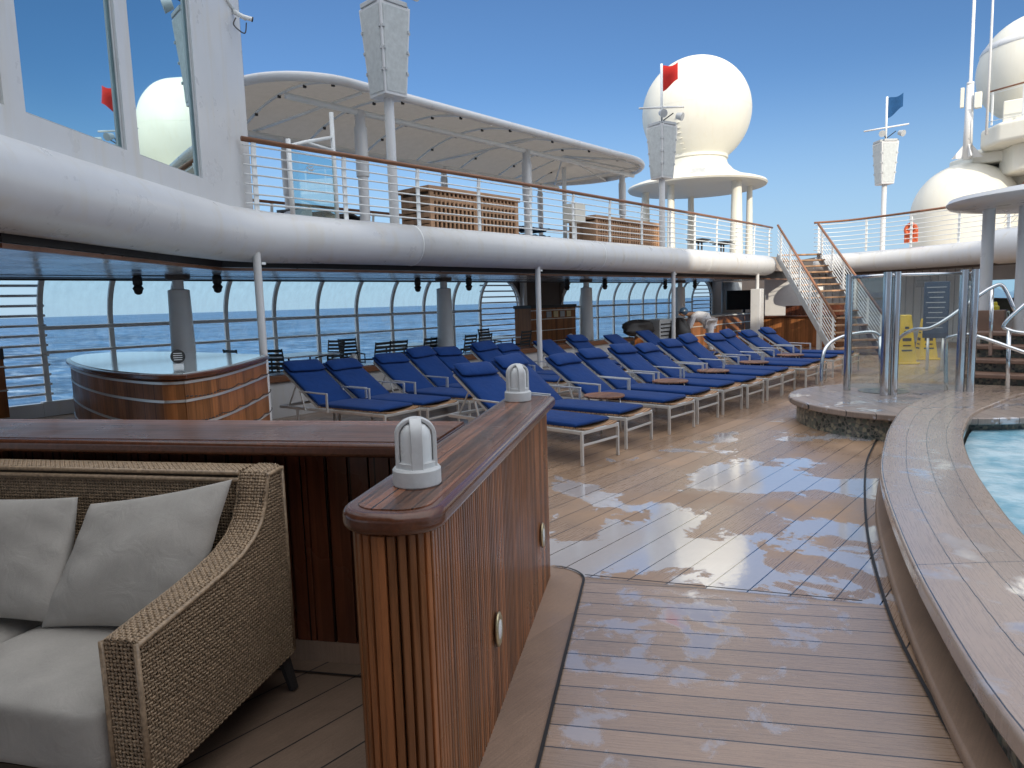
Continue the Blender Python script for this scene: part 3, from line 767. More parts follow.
def pillow(TLc, TRc, BRc, BLc, thick, seed, label):
    """corners given as (along, across, height) in the divider frame"""
    C4 = [Vector((*V2(p[0], p[1]), p[2])) for p in (TLc, TRc, BRc, BLc)]
    nrm = (C4[1]-C4[0]).cross(C4[3]-C4[0]).normalized(); c0 = sum(C4, Vector())/4
    rnd = random.Random(seed); ph = [rnd.random()*6 for _ in range(8)]; n = 44; m = MB()
    def fp(side):
        def f(a, b_):
            u = sin((a*2-1)*pi/2); v = sin((b_*2-1)*pi/2)
            uu = u*(1-.045*(1-v*v)*abs(u)**2); vv = v*(1-.055*(1-u*u)*abs(v)**2)
            P = (C4[0]*(1-uu)*(1-vv)+C4[1]*(1+uu)*(1-vv)+C4[2]*(1+uu)*(1+vv)+C4[3]*(1-uu)*(1+vv))/4
            pf = (max(0, 1-u*u)**.42)*(max(0, 1-v*v)**.42)
            r1 = min(1, abs(u)+.0); cr = abs(u*v)
            w = .004*sin(9*u+5*v+ph[0])*cr+.0025*sin(14*v-6*u+ph[1])*abs(u)**2+.0015*sin(5*u+7*v+ph[2])
            sgz = .012*sin(3*v+2*u+ph[4])
            return P+nrm*(side*thick/2*pf*(1+.12*v)+w*pf*2+sgz*pf)
        return f
    m.grid(fp(1), n, n); k0 = len(m.f); m.grid(fp(-1), n, n)
    m.f[k0:] = [q[::-1] for q in m.f[k0:]]
    m.v = [tuple(Vector(v)-c0) for v in m.v]
    o = m.build('throw_pillow', M['linen'], None, smooth=True); o.location = c0; o.modifiers.new('w', 'WELD').merge_threshold = .0008
    o.modifiers.move(0, 0)
    tag(o, label, 'pillow', 'grey throw pillows on the sofa')
pillow((2.28,2.20,.855),(2.335,1.60,.955),(2.08,1.645,.455),(2.06,2.26,.44), .17, 5, 'grey throw pillow leaning against the right arm of the wicker sofa')
pillow((2.30,2.93,.86),(2.27,2.245,.885),(2.07,2.17,.455),(2.05,2.9,.45), .17, 8, 'grey throw pillow at the left photo edge beside the other pillow')

# ------------------------------------------------------------------ sun loungers
rnd_ = random.Random(3)
def make_lounger(deg=35, py=.755):
    t = thing('sun_lounger', (0,0,0), 'x', 'sun lounger', 'navy sun loungers in two rows')
    W = .30; H = .325; puff = rnd_.uniform(-.004,.006)
    b = MB()
    for sx in (-W, W): b.beam((sx, 0, H), (sx, 1.95, H), .028, .036)
    for y in (.012, .9, 1.94): b.beam((-W, y, H), (W, y, H), .03, .034)
    b.beam((-W, .012, .2), (W, .012, .2), .02, .024)
    b.build('frame', M['alu'], t, bevel=.004, seg=1)
    for sx in (-W, W):
        for y in (.012, 1.6):
            MB().beam((sx, y, 0), (sx, y, H-.016), .026, .03, up=(0,1,0)).build('leg', M['alu'], t, bevel=.003, seg=1)
    b = MB()
    b.grid(lambda u, v: (-W+.02+u*(2*W-.04), v*1.22, H+.022-.028*(1-(2*u-1)**2)+.012), 8, 2)
    b.build('slats', M['teakslat'], t, solid=.014)
    ang = radians(deg); hy, hz = 1.22, H+.015
    b = MB()
    for sx in (-W+.03, W-.03): b.beam((sx, hy, hz), (sx, hy+.80*cos(ang), hz+.80*sin(ang)), .024, .03)
    b.beam((-W+.03, hy+.79*cos(ang), hz+.79*sin(ang)), (W-.03, hy+.79*cos(ang), hz+.79*sin(ang)), .024, .03)
    b.beam((-W+.03, hy+.5*cos(ang), hz+.5*sin(ang)), (-W+.05, hy+.62, H), .014, .018); b.beam((W-.03, hy+.5*cos(ang), hz+.5*sin(ang)), (W-.05, hy+.62, H), .014, .018)
    b.build('backrest_frame', M['alu'], t, bevel=.003, seg=1)
    # cushion: lower and upper section as one swept slab
    def slab(path, half, th, name, mat, nrm_sub=1):
        n = len(path); vs = []; K = 12
        for i, (y, z) in enumerate(path):
            a = path[max(i-1,0)]; c = path[min(i+1,n-1)]; dy, dz = c[0]-a[0], c[1]-a[1]; L = math.hypot(dy, dz); ny, nz = -dz/L, dy/L
            e = 1.0
            if i == 0 or i == n-1: e = .35
            elif i == 1 or i == n-2: e = .85
            for (px, pn) in ((-1,.18),(-.97,.02),(-.6,0),(0,0),(.6,0),(.97,.02),(1,.18),(1,.75),(.95,.97),(.5,1.04),(0,1.06),(-.5,1.04),(-.95,.97),(-1,.75)):
                hh = .5+(pn-.5)*e
                vs.append((px*half*(1 if e == 1 else .985), y+ny*th*hh, z+nz*th*hh))
        K = 14; fs = [(i*K+k, (i+1)*K+k, (i+1)*K+(k+1)%K, i*K+(k+1)%K) for i in range(n-1) for k in range(K)]
        fs += [tuple(range(K)), tuple((n-1)*K+k for k in range(K))[::-1]]
        m = MB(); m.add(vs, fs); o = m.build(name, mat, t, smooth=True)
        return o
    z0 = H+.034
    low = [(.10,z0),(.12,z0),(.4,z0),(.8,z0+.002),(1.12,z0),(1.17,z0),(1.19,z0)]
    slab(low, .285, .05+puff, 'seat_cushion', M['navy'])
    def bk(q): return (hy-.02+q*cos(ang), hz+.018+q*sin(ang))
    slab([bk(q) for q in (0,.02,.25,.5,.78,.84,.86)], .285, .048+puff, 'back_cushion', M['navy'])
    # head pillow: fat roll lying on the upper cushion
    m = MB(); vs = []; K = 16; n = 10
    for i in range(n+1):
        x = -.285+.57*i/n; e = (1-abs(2*i/n-1)**6)**.5*.92+.08
        for k in range(K):
            a = 2*pi*k/K; pa = cos(a)*.115*(.8+.2*e); pn = sin(a)*.034*e+.076
            y, z = bk(py+pa+.012*sin(7*x+deg)); vs.append((x, y-sin(ang)*pn, z+cos(ang)*pn))
    fs = [(i*K+k, (i+1)*K+k, (i+1)*K+(k+1)%K, i*K+(k+1)%K) for i in range(n) for k in range(K)]+[tuple(range(K)), tuple(n*K+k for k in range(K))[::-1]]
    m.add(vs, fs); m.build('head_pillow', M['navy'], t, smooth=True)
    for sx in (-1, 1):
        b = MB(); X = sx*(W+.03)
        b.beam((X, .98, H-.02), (X, .98, .53), .02, .03, up=(0,1,0)); b.beam((X, .965, .54), (X, 1.50, .55), .026, .018)
        b.beam((X, 1.48, .545), (X, 1.40, H-.02), .02, .022, up=(0,1,0))
        b.build('armrest', M['alu'], t, bevel=.003, seg=1)
    return t
L0 = make_lounger()
PROTO = [L0, make_lounger(33,.73), make_lounger(37.5,.77), make_lounger(34.3,.745)]; pfree = [False, True, True, True]
def place_l(i, loc, rz, lab):
    k = (0,2,1,3,0,1,3,2)[i % 8]
    if pfree[k]:
        pfree[k] = False; o = PROTO[k]; o.location = loc; o.rotation_euler = (0,0,rz); o['label'] = lab; return o
    return copy_tree(PROTO[k], loc, rz, lab)
frontx = [5.75, 6.62, 7.58, 8.36, 9.2, 9.9, 10.75, 11.45, 12.45, 13.1, 14.2, 15.2]
frontyaw = [-.10,-.06,-.03,0,-.02,.01,0,.02,0,.02,-.02,.03]
ordn = ['nearest','second','third','fourth','fifth','sixth','seventh','eighth','ninth','tenth','eleventh','farthest']
used = False
for i, x in enumerate(frontx):
    lab = ('nearest navy cushioned lounger of the front row just past the teak partition' if i == 0 else
           'farthest navy cushioned lounger of the front row near the stairs' if i == 11 else
           '%s navy cushioned lounger from the near end of the front row' % ordn[i])
    y0 = 3.84+.03*sin(i*2.1)+(.0 if i > 1 else -.05*(2-i)+.03)
    yaw = -frontyaw[i]
    if not used: L0.location = (x-.02, y0, 0); L0.rotation_euler = (0,0,-.05); L0['label'] = lab; used = True
    else: place_l(i, (x, y0, 0), .05 if i == 1 else frontyaw[i], lab)
backx = [5.38, 6.0, 6.72, 7.42, 8.0, 8.72, 9.4, 10.55, 11.55, 12.9, 14.2]
for i, x in enumerate(backx):
    lab = ('nearest navy cushioned lounger of the back row beside the curved teak bar' if i == 0 else
           'farthest navy lounger of the back row beside the dark bags' if i == 10 else
           '%s navy cushioned lounger from the near end of the back row' % ordn[i])
    c = place_l(i+12, (x, 6.32+.05*cos(i*1.7), 0), .10-.01*i+.03*sin(i*2.3), lab)
    if i in (7, 10, 9):
        for ch in list(c.children):
            if ch.name.startswith('head_pillow'): bpy.data.objects.remove(ch)

# small round tables between the loungers
def make_table():
    t = thing('side_table', (0,0,0), 'x', 'side table', 'small round side tables between loungers')
    b = MB(); b.lathe([(.24,0),(.25,.006),(.25,.02),(.245,.025)], (0,0,.425), 36); b.build('table_top', M['tableteak'], t, smooth=True, angle=35)
    b = MB(); b.tube([(.19*cos(a), .19*sin(a), .33) for a in [2*pi*k/24 for k in range(24)]], .008, 6, closed=True); b.build('ring', M['alu'], t, smooth=True)
    for k in range(4):
        a = k*pi/2+.4; MB().tube([(.19*cos(a), .19*sin(a), .425), (.20*cos(a), .20*sin(a), 0)], .011, 6).build('leg', M['alu'], t, smooth=True)
    return t
TB = make_table(); TB.location = (7.10,4.62,0); TB['label'] = 'round teak side table nearest the camera between second and third front loungers'
for k, (x, y) in enumerate(((8.80,4.62),(10.34,4.68),(11.98,4.66),(13.66,4.6))):
    copy_tree(TB, (x, y, 0), .3*k, ['second round teak side table from the near end of the front row', 'third round teak side table, middle of the front row', 'fourth round teak side table from the near end of the front row', 'farthest round teak side table in the front row'][k])

# ------------------------------------------------------------------ low teak-topped wall behind the loungers
lw = thing('planter_wall', (9,9.3,0), 'long low white wall with teak top between the loungers and dining tables', 'low wall')
b = MB(); b.box((10.2,9.45,.27),(10.6,.34,.54)); b.build('white_side', M['white'], lw, world=True)
b = MB(); b.box((10.2,9.45,.585),(10.8,.46,.10)); b.build('teak_fascia', M['teakrail'], lw, world=True, bevel=.015)
b = MB(); b.box((10.2,9.45,.637),(10.7,.38,.012)); b.build('top_board', M['cap'], lw, world=True)
for k, (x, nm) in enumerate(((6.95,'small cage lamp on the low teak wall behind the second back lounger'),(8.40,'small cage lamp on the low teak wall behind the fourth back lounger'),(13.1,'small cage lamp on the low teak wall left of the bags'))):
    copy_tree(cage, (x, 9.42, .643), .3*k, nm)

# ------------------------------------------------------------------ dining chairs, tables
def make_chair():
    t = thing('slat_chair', (0,0,0), 'x', 'chair', 'dark slat back chairs along the windscreen')
    for sx in (-.2, .2):
        MB().tube([(sx, .2, 0), (sx, .19, .6)], .013, 6).build('leg', M['dark'], t, smooth=True)
        MB().tube([(sx, -.22, 0), (sx, -.17, .42), (sx, -.27, .94)], .013, 6).build('leg', M['dark'], t, smooth=True)
        MB().tube([(sx, .2, .6), (sx, -.2, .62)], .015, 6).build('arm', M['dark'], t, smooth=True)
    b = MB(); b.box((0,.01,.43),(.4,.42,.02)); b.build('seat', M['dark'], t, bevel=.005)
    b = MB()
    for k in range(6): b.box((0, -.185-.013*k, .53+.075*k), (.39, .014, .05))
    b.build('backrest', M['dark'], t, bevel=.003, seg=1)
    return t
CH = make_chair(); first = True
chairs = [(8.38,10.7,0.1,'slat chair behind the second back lounger with its back to the deck'),(8.86,10.75,-.1,'slat chair just right of the one behind the second back lounger'),
 (9.69,10.8,.15,'slat chair left of the second ceiling column'),(10.12,10.9,-.2,'slat chair right beside the second ceiling column'),
 (10.9,10.8,.1,'slat chair right of the second ceiling column'),(11.4,10.8,.0,'slat chair left of the white table by the louvred panel'),(12.7,10.7,.1,'slat chair in front of the louvred panel'),
 (13.6,12.4,3.1,'slat chair facing the deck behind the white table by the louvred panel'),(9.05,12.3,2.9,'slat chair facing the deck behind the first white table'),(8.4,12.2,1.9,'side-on slat chair at the right end of the first white table'),
 (6.5,10.9,-1.1,'slat chair nearest the curved teak bar, seen from behind'),(6.2,11.6,-1.5,'slat chair at the left end of the first white table')]
for (x, y, rz, lab) in chairs:
    if first: CH.location = (x,y,0); CH.rotation_euler = (0,0,rz); CH['label'] = lab; first = False
    else: copy_tree(CH, (x,y,0), rz, lab)
def make_dtable():
    t = thing('dining_table', (0,0,0), 'x', 'table', 'white topped dining tables by the windscreen')
    b = MB(); b.box((0,0,.735),(1.15,1.0,.03)); b.build('table_top', M['tabtop'], t, bevel=.012)
    for sx in (-.42,.42):
        for sy in (-.3,.3): MB().tube([(sx,sy,0),(sx,sy,.75)], .018, 8).build('leg', M['dark'], t, smooth=True)
    return t
DT = make_dtable(); DT.location = (7.35,11.65,0); DT['label'] = 'white topped dining table right of the curved teak bar'
copy_tree(DT, (10.2,11.75,0), 0, 'white topped dining table behind the second ceiling column')
copy_tree(DT, (12.9,11.7,0), 0, 'white topped dining table in front of the louvred end panel')

# ------------------------------------------------------------------ curved teak bar
bar = thing('curved_bar', (3.3,8,0), 'large curved teak bar with metal bands, hanging chain and pale glossy top', 'bar')
bp_ = [(2.66,5.98),(3.0,6.14),(3.35,6.44),(3.8,6.9),(4.2,7.33),(4.32,7.50),(4.33,7.68),(4.27,8.2),(4.22,9.0),(4.05,9.9),(3.75,10.5),(3.3,10.5),(2.9,9.8),(2.6,8.6),(2.43,7.4),(2.42,6.6),(2.49,6.12)]
def bar_outline(e):
    P = smooth_path(bp_+[bp_[0]], 5)[:-1]; n = len(P); out = []
    for i in range(n):
        a_ = Vector(P[i-1]); c_ = Vector(P[(i+1) % n]); t_ = (c_-a_).normalized(); out.append((P[i][0]+t_.y*e, P[i][1]-t_.x*e))
    return out
b = MB(); b.prism(bar_outline(-.04), .02, 1.02); b.build('panel', M['teakbar'], bar, world=True, smooth=True, angle=40)
b = MB(); b.prism(bar_outline(0), 1.03, 1.075); b.build('counter_edge', M['trim'], bar, world=True, bevel=.012)
b = MB(); b.prism(bar_outline(-.05), 1.06, 1.083); b.build('counter_top', M['barglass'], bar, world=True)
for z in (1.00,.84,.62,.40):
    P = [(*p, z) for p in bar_outline(-.036)]
    b = MB(); vs = []
    for p in P: vs += [(p[0],p[1],z-.011),(p[0],p[1],z+.011)]
    n_ = len(P); b.add(vs, [(2*i,2*((i+1)%n_),2*((i+1)%n_)+1,2*i+1) for i in range(n_)]); b.build('metal_band', M['alu'], bar, world=True, solid=.008)
    if z < 1: 
        b = MB(); ch_ = [p for p in resample(bar_outline(-.01)[:26], .05, False)]
        for i_, ((x_, y_), a_) in enumerate(ch_): b.box((x_, y_, z+.045-.02*abs(sin(i_*.35))), (.035,.012,.012), rz=a_)
        b.build('chain', M['dark'], bar, world=True, bevel=.005, seg=1)
rs = thing('reserved_sign', (2.95,6.78,1.083), 'small round black sign with white lines standing on the curved bar', 'sign')
sg = MB(); sg.lathe([(.001,-.012),(.12,-.012),(.12,.012),(.001,.012)], seg=28); o = sg.build('disc', M['dark'], rs, smooth=True, angle=40); o.rotation_euler = (pi/2, 0, radians(-25)); o.location = (0,0,.10); o.scale = (.55,.55,.55)
for k in range(4):
    l = MB(); l.box((0,(.055-.037*k),.0145),(.15-.012*abs(k-1.5),.010,.003)); l.build('text_line', M['paper'], o)
m_ = MB(); m_.box((0,0,.015),(.09,.05,.03),rz=radians(-25)); m_.build('base', M['tabtop'], rs)
# left cabinet at picture edge
lc = thing('side_cabinet', (2.5,12,0), 'dark wood cabinet cut off by the left photo edge', 'cabinet')
b = MB(); b.box((1.72,10.75,.55),(1.35,.7,1.1)); b.build('body', M['teakbar'], lc, world=True, bevel=.01)
b = MB(); b.box((1.72,10.75,1.16),(1.36,.72,.14)); b.build('top', M['dark'], lc, world=True)
for z in (.35,.7,1.0):
    b = MB(); b.box((1.72,10.75,z),(1.37,.72,.02)); b.build('band', M['alu'], lc, world=True)

# ------------------------------------------------------------------ windscreens
def arc_profile(z0=.24, zt=1.45, Rr=1.1, a1=70, n=10):
    P = [(13.0, z0), (13.0, zt)]
    for k in range(1, n+1):
        a = radians(a1*k/n); P.append((13.0-Rr+Rr*cos(a), zt+Rr*sin(a)))
    return P
def windscreen(x0, x1, nb, label, lx0, lx1, mirror=False, left=None):
    t = thing('glass_windscreen', ((x0+x1)/2,13,0), label, 'windscreen', 'curved glass windscreens along the deck edge')
    prof = arc_profile()
    b = MB(); n = len(prof); b.add([(x, y-.0, z) for x in (x0, x1) for (y, z) in prof], [(i, n+i, n+i+1, i+1) for i in range(n-1)])
    b.build('glass', M['glass'], t, world=True, smooth=True)
    for k in range(nb+1):
        x = x0+(x1-x0)*k/nb
        b = MB(); P = [(x, y-.03, z) for (y, z) in prof]
        for a, c in zip(P, P[1:]): b.beam(a, c, .05, .075, up=(1,0,0))
        b.build('mullion', M['rail'], t, world=True)
    for z, r in ((1.42,.034),(1.03,.024)):
        MB().tube([(x0, 12.93, z), (x1, 12.93, z)], r, 8).build('rail', M['rail'], t, world=True, smooth=True)
    b = MB(); b.box(((x0+x1)/2, 12.98, .12), (x1-x0+.2, .16, .24)); b.build('sill', M['white'], t, world=True, bevel=.01)
    return t
def louvre(x0, x1, label, flip):
    t = thing('louvred_screen', ((x0+x1)/2,13,0), label, 'louvre panel', 'louvred end panels beside the windscreens')
    R_ = .78; zc = 1.50
    def ext(z):
        if z <= zc: return 0
        return R_*(1-sqrt(max(0, 1-((z-zc)/R_)**2)))
    b = MB(); z = .36
    while z < 2.22:
        e = ext(z)
        a, c = (x0+e, x1) if flip else (x0, x1-e)
        if c-a > .1: b.tube([(a,12.97,z),(c,12.97,z)], .021, 6)
        z += .158
    b.build('slats', M['rail'], t, world=True, smooth=True)
    xs = x0 if flip else x1; sg_ = 1 if flip else -1
    P = [(xs, 12.95, .24), (xs, 12.95, zc)]+[(xs+sg_*R_*(1-cos(a)), 12.95, zc+R_*sin(a)) for a in [k*pi/2/10 for k in range(1, 11)]]
    b = MB(); b.tube(P, .045, 8); b.build('frame', M['rail'], t, world=True, smooth=True)
    # solid spandrel outside the arch
    m = MB(); far = xs-sg_*.05
    poly = [(far, .2)]+[(p[0], p[2]) for p in P]+[(xs+sg_*R_, 2.6), (far, 2.6)]
    n = len(poly); m.add([(p[0], 13.0, p[1]) for p in poly]+[(p[0], 13.06, p[1]) for p in poly], [tuple(range(n)), tuple(range(n, 2*n))[::-1]]+[(i,(i+1)%n,n+(i+1)%n,n+i) for i in range(n)])
    m.build('spandrel', M['brownwall'], t, world=True)
    m = MB(); m.box(((x0+x1)/2,12.985,.11),(x1-x0-.3,.14,.22)); m.build('sill', M['white'], t, world=True)
windscreen(3.53, 13.83, 10, 'long curved glass windscreen with ten bays behind the bar and dining tables', 0, 0)
windscreen(17.6, 26.6, 9, 'farther curved glass windscreen with nine narrow-looking bays', 0, 0)
louvre(13.86, 15.5, 'arched louvred panel in the middle of the deck edge', False)
louvre(26.7, 28.5, 'far arched louvred panel behind the bending worker', False)
louvre(1.78, 3.60, 'left arched louvred panel at the photo edge', True)
pw = thing('pillar_wall', (16.5,13,0), 'brown wall section between the two glass windscreens', 'wall')
b = MB(); b.box((16.5,13.02,1.2),(1.95,.12,2.4)); b.build('panel', M['brownwall'], pw, world=True)
b = MB(); b.box((15.62,12.9,1.15),(.14,.16,2.3)); b.build('trim', M['rail'], pw, world=True)
sp = MB(); sp.add([(17.48,12.95,1.5),(17.48,12.95,2.5),(18.3,12.95,2.5)], [(0,1,2)]); sp.build('corner_gusset', M['brownwall'], pw, world=True, solid=.03)
b = MB(); b.box((.3,13.02,1.25),(2.9,.12,2.5)); tag(b.build('end_wall', M['brownwall']), 'dark wall section left of the left louvred panel', 'wall')
fwl = thing('far_wall', (31,13,0), 'dark curtained wall beyond the far louvred panel', 'wall')
b = MB(); b.box((32.5,13.0,1.25),(8,.12,2.5)); b.build('panel', M['brownwall'], fwl, world=True)
b = MB()
for k in range(14): b.tube([(27.9+.14*k,12.2,.9),(27.9+.14*k,12.2,2.2)], .06, 6)
b.build('curtain', M['greyp'], fwl, world=True, smooth=True)
# wood cabinet by the pillar
wc = thing('teak_cabinet', (15.1,11.4,0), 'dark teak locker with pale square panels in front of the brown pillar wall', 'cabinet')
b = MB(); b.box((15.0,11.6,.72),(2.0,.55,1.44)); b.build('body', M['teakbar'], wc, world=True)
b = MB(); b.box((15.0,11.6,1.48),(2.04,.6,.08)); b.build('top', M['dark'], wc, world=True)
for z in (.55,.85,1.15,1.38):
    b = MB(); b.box((15.0,11.31,z),(2.0,.02,.018)); b.build('band', M['alu'], wc, world=True)
for k in range(4):
    b = MB(); b.box((14.75+.3*k,11.312,1.265),(.2,.02,.16)); b.build('panel', M['bracket'] if k % 2 else M['greyp'], wc, world=True)
# ceiling columns with lanterns
def make_col():
    t = thing('ceiling_column', (0,0,0), 'x', 'column', 'grey tapered columns under the upper deck')
    b = MB(); b.lathe([(.19,0),(.15,1.93),(.13,1.94),(.075,1.95),(.075,2.2)], seg=20); b.build('shaft', M['rail'], t, smooth=True, angle=40)
    b = MB(); b.lathe([(.14,2.08),(.17,2.10),(.17,2.17),(.14,2.2)], seg=16); b.build('collar', M['brownwall'], t, smooth=True, angle=40)
    b = MB(); b.tube([(-.5,.32,2.16),(.5,-.32,2.16)], .012, 6); b.build('arm', M['dark'], t)
    for s_ in (-1, 1):
        l = MB(); l.lathe([(.03,2.18),(.065,2.15),(.065,2.05),(.05,2.03),(.075,1.99),(.06,1.96),(.05,1.92),(.02,1.90)], (s_*.45, -s_*.29, -.02), 14)
        l.build('lantern', M['dark'], t, smooth=True, angle=50)
    return t
CO = make_col(); CO.location = (4.62,10.4,.0); CO['label'] = 'tapered column with two lanterns rising behind the curved bar'
for k, x in enumerate((10.02,15.2,20.5)):
    copy_tree(CO, (x,10.4,0), 0, ['tapered column behind the middle loungers left of the louvred panel','tapered column right of the teak locker','tapered column behind the thin white post near the worker'][k])
def make_post():
    t = thing('deck_post', (0,0,0), 'x', 'post', 'thin white posts under the upper deck edge')
    MB().tube([(0,0,0),(0,0,2.4)], .048, 14).build('shaft', M['white'], t, smooth=True, angle=40)
    b = MB(); b.box((.07,-.02,2.17),(.05,.03,.03)); b.build('bracket', M['rail'], t)
    return t
PO = make_post(); PO.location = (4.46,7.86,0); PO['label'] = 'thin white post beside the right end of the curved bar'
copy_tree(PO, (9.95,7.86,0), 0, 'thin white post rising between loungers in the middle of the picture')
copy_tree(PO, (15.15,7.86,0), 0, 'thin white post left of the bending worker')
lp = thing('lit_column', (20.4,7.86,0), 'thick white column with narrow neck near the foot of the stairs', 'column')
MB().box((20.4,7.86,.9),(.30,.30,1.8)).build('shaft', M['white'], lp, world=True, bevel=.02)
MB().tube([(20.4,7.86,1.8),(20.4,7.86,2.4)], .05, 12).build('neck', M['white'], lp, world=True, smooth=True, angle=40)

# ------------------------------------------------------------------ upper deck, port
A38 = radians(38.5)
P0 = Vector((1.43,5.68,0)); DV = Vector((cos(A38), sin(A38), 0)); NV = Vector((-sin(A38), cos(A38), 0))
def WP(l, z, n=0.): p = P0+DV*l+NV*n; return (p.x, p.y, z)
b = MB(); a_ = WP(-7,0,.35); c_ = WP(3.7,0,.35)
b.prism([(a_[0],a_[1]),(c_[0],c_[1]),(5.0,8.08),(21.5,8.05),(23.4,8.0),(25,9),(25,13.3),(-9,13.3)], 2.36, 2.80); struct('upper_deck', b, M['updeck'])
b = MB(); q0 = WP(.3,0,.33); q1 = WP(3.9,0,.36)
b.prism([(q0[0],q0[1]),(q1[0],q1[1]),(5.2,8.32),(24.8,8.32),(24.8,12.62),(-9,12.62),(-9,9.5)], 2.12, 2.30)
b.v = [(v[0], v[1], v[2]+max(0,min(1,(v[1]-8.3)/4.3))*.07) if v[2] < 2.2 else v for v in b.v]
struct('ceiling', b, M['soffit'])
b = MB(); pts = [(q0[0],q0[1],2.125),(q1[0],q1[1],2.125),(5.2,8.31,2.125),(24.8,8.31,2.125)]
for a, c in zip(pts, pts[1:]): b.beam(a, c, .05, .035)
b.beam((-9,9.48,2.125), pts[0], .05, .035)
struct('ceiling_edge', b, M['teakrail'])
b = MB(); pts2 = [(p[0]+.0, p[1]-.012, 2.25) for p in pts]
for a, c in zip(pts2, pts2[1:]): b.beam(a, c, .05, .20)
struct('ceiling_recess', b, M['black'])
b = MB()
b.box((8.,10.9,2.17),(34,.05,.03)); b.box((8,12.3,2.165),(34,.05,.03))
for x in (4.6,10,15.2,20.5): b.tube([(x-3.2,9.2,2.17),(x,10.4,2.17),(x+3.2,9.0,2.17)], .012, 6)
struct('ceiling_battens', b, M['dark'])
b = MB(); b.box((2.0,11.9,2.18),(6.5,.3,.02)); struct('ceiling_panel_strip', b, M['dark'])
# fascia tube
ft = thing('deck_fascia', (10,7.9,2.2), 'fat rounded white fascia tube along the port upper deck edge', 'fascia')
pth = [WP(-7,2.53,.16), WP(0,2.53,.16), WP(2.5,2.53,.16), WP(3.55,2.53,.14), (4.75,8.08,2.51), (5.4,7.98,2.5), (7,7.95,2.5)]
m = MB(); m.tube(pth, [.335,.335,.335,.33,.32,.305,.30], 28); m.build('near_section', M['white'], ft, world=True, smooth=True)
m = MB(); m.tube([(7,7.95,2.5),(12,7.95,2.5),(16.8,7.95,2.5),(21.2,7.95,2.5),(21.45,7.95,2.5),(21.55,7.95,2.5)], [.298,.30,.30,.30,.27,.15], 28); m.build('far_section', M['white'], ft, world=True, smooth=True)
for x in (7.0, 11.9, 16.8):
    m = MB(); m.tube([(x,7.95,2.5),(x+.02,7.95,2.5)], .303, 28); m.build('seam', M['rail'], ft, world=True, smooth=True)
# handrails (generic)
def railing(name_label, base, z0, h, nbars=7, post_step=1.3, lean=(0,0), cat='railing', group='white deck railings', teak_r=.032, tilt=None):
    t = thing('deck_railing', (base[0][0], base[0][1], base[0][2]), name_label, cat, group)
    P = [Vector(p) for p in base]
    for k in range(nbars):
        zz = h*(.12+.80*k/(nbars-1)) if nbars > 1 else h
        m = MB(); m.tube([(p.x, p.y, p.z+zz*1.0) for p in P], .0105, 6); m.build('rail', M['rail'], t, world=True, smooth=True)
    m = MB(); m.tube([(p.x, p.y, p.z+h) for p in P], teak_r, 8); m.build('handrail', M['teakrail'], t, world=True, smooth=True)
    cum = 0; nxt = .15
    for a, c in zip(P, P[1:]):
        L = (c-a).length
        while nxt <= cum+L:
            q = a.lerp(c, (nxt-cum)/L); sd = Vector((c.y-a.y, -(c.x-a.x), 0)).normalized()
            pp = [(q.x-sd.x*.02, q.y-sd.y*.02, q.z), (q.x-sd.x*.02, q.y-sd.y*.02, q.z+h*.78), (q.x-sd.x*-.0, q.y-sd.y*-.0, q.z+h*.97)]
            m = MB()
            for u_, w_ in zip(pp, pp[1:]): m.beam(u_, w_, .022, .06, up=(q-Vector(P[0])).normalized() if False else (c-a).normalized())
            m.build('post', M['rail'], t, world=True); nxt += post_step
        cum += L
    return t
railing('white railing with teak handrail along the port upper deck', [(4.45,8.0,2.80),(10,7.85,2.80),(17,7.85,2.80),(20.5,7.87,2.80),(21.7,7.92,2.80)], 2.8, .86)
# ---- glazed deckhouse on the left
dh = thing('deckhouse', WP(2,2.8), 'white deckhouse wall with large tinted windows at upper left', 'building')
def wallpoly(mb, l0, l1, z0, z1, n0=0., n1=.25):
    vs = [WP(l0,z0,n0),WP(l1,z0,n0),WP(l1,z1,n0),WP(l0,z1,n0),WP(l0,z0,n1),WP(l1,z0,n1),WP(l1,z1,n1),WP(l0,z1,n1)]
    mb.add(vs, [(0,1,2,3),(7,6,5,4),(0,4,5,1),(1,5,6,2),(2,6,7,3),(3,7,4,0)])
m = MB()
wins = [(-3.6,-2.5),(-2.35,-1.2),(-1.08,.07),(.27,1.48),(1.68,2.87)]
wallpoly(m, -7, 4.18, 2.6, 3.03)
wallpoly(m, -7, 4.18, 5.25, 7.5)
prev = -7
for (a, c) in wins:
    wallpoly(m, prev, a, 3.03, 5.25); prev = c
wallpoly(m, prev, 4.18, 3.03, 5.25)
e0 = Vector(WP(4.18,0)); 
m.prism([WP(4.17,0)[:2], WP(4.18,0,.0)[:2], (e0.x-1.0,e0.y+5.3), (e0.x-1.3,e0.y+5.3)], 2.6, 7.5)
m.build('wall', M['white'], dh, world=True)
for (a, c) in wins:
    m = MB(); vs = [WP(a-.01,3.02,.045),WP(c+.01,3.02,.045),WP(c+.01,5.26,.045),WP(a-.01,5.26,.045)]; m.add(vs, [(0,1,2,3)]); w_ = m.build('window', M['window'], dh, world=True)
    m = MB()
    for (p_, q_) in ((WP(a+.012,3.04,.03),WP(a+.012,5.24,.03)),(WP(c-.012,3.04,.03),WP(c-.012,5.24,.03)),(WP(a,3.042,.03),WP(c,3.042,.03))): m.beam(p_, q_, .012, .012)
    f = m.build('gasket', M['greyp'], w_, world=False); 
m = MB(); wallpoly(m, -7, 4.18, 7.5, 7.56, -.05, 5.); m.build('roof', M['white'], dh, world=True)
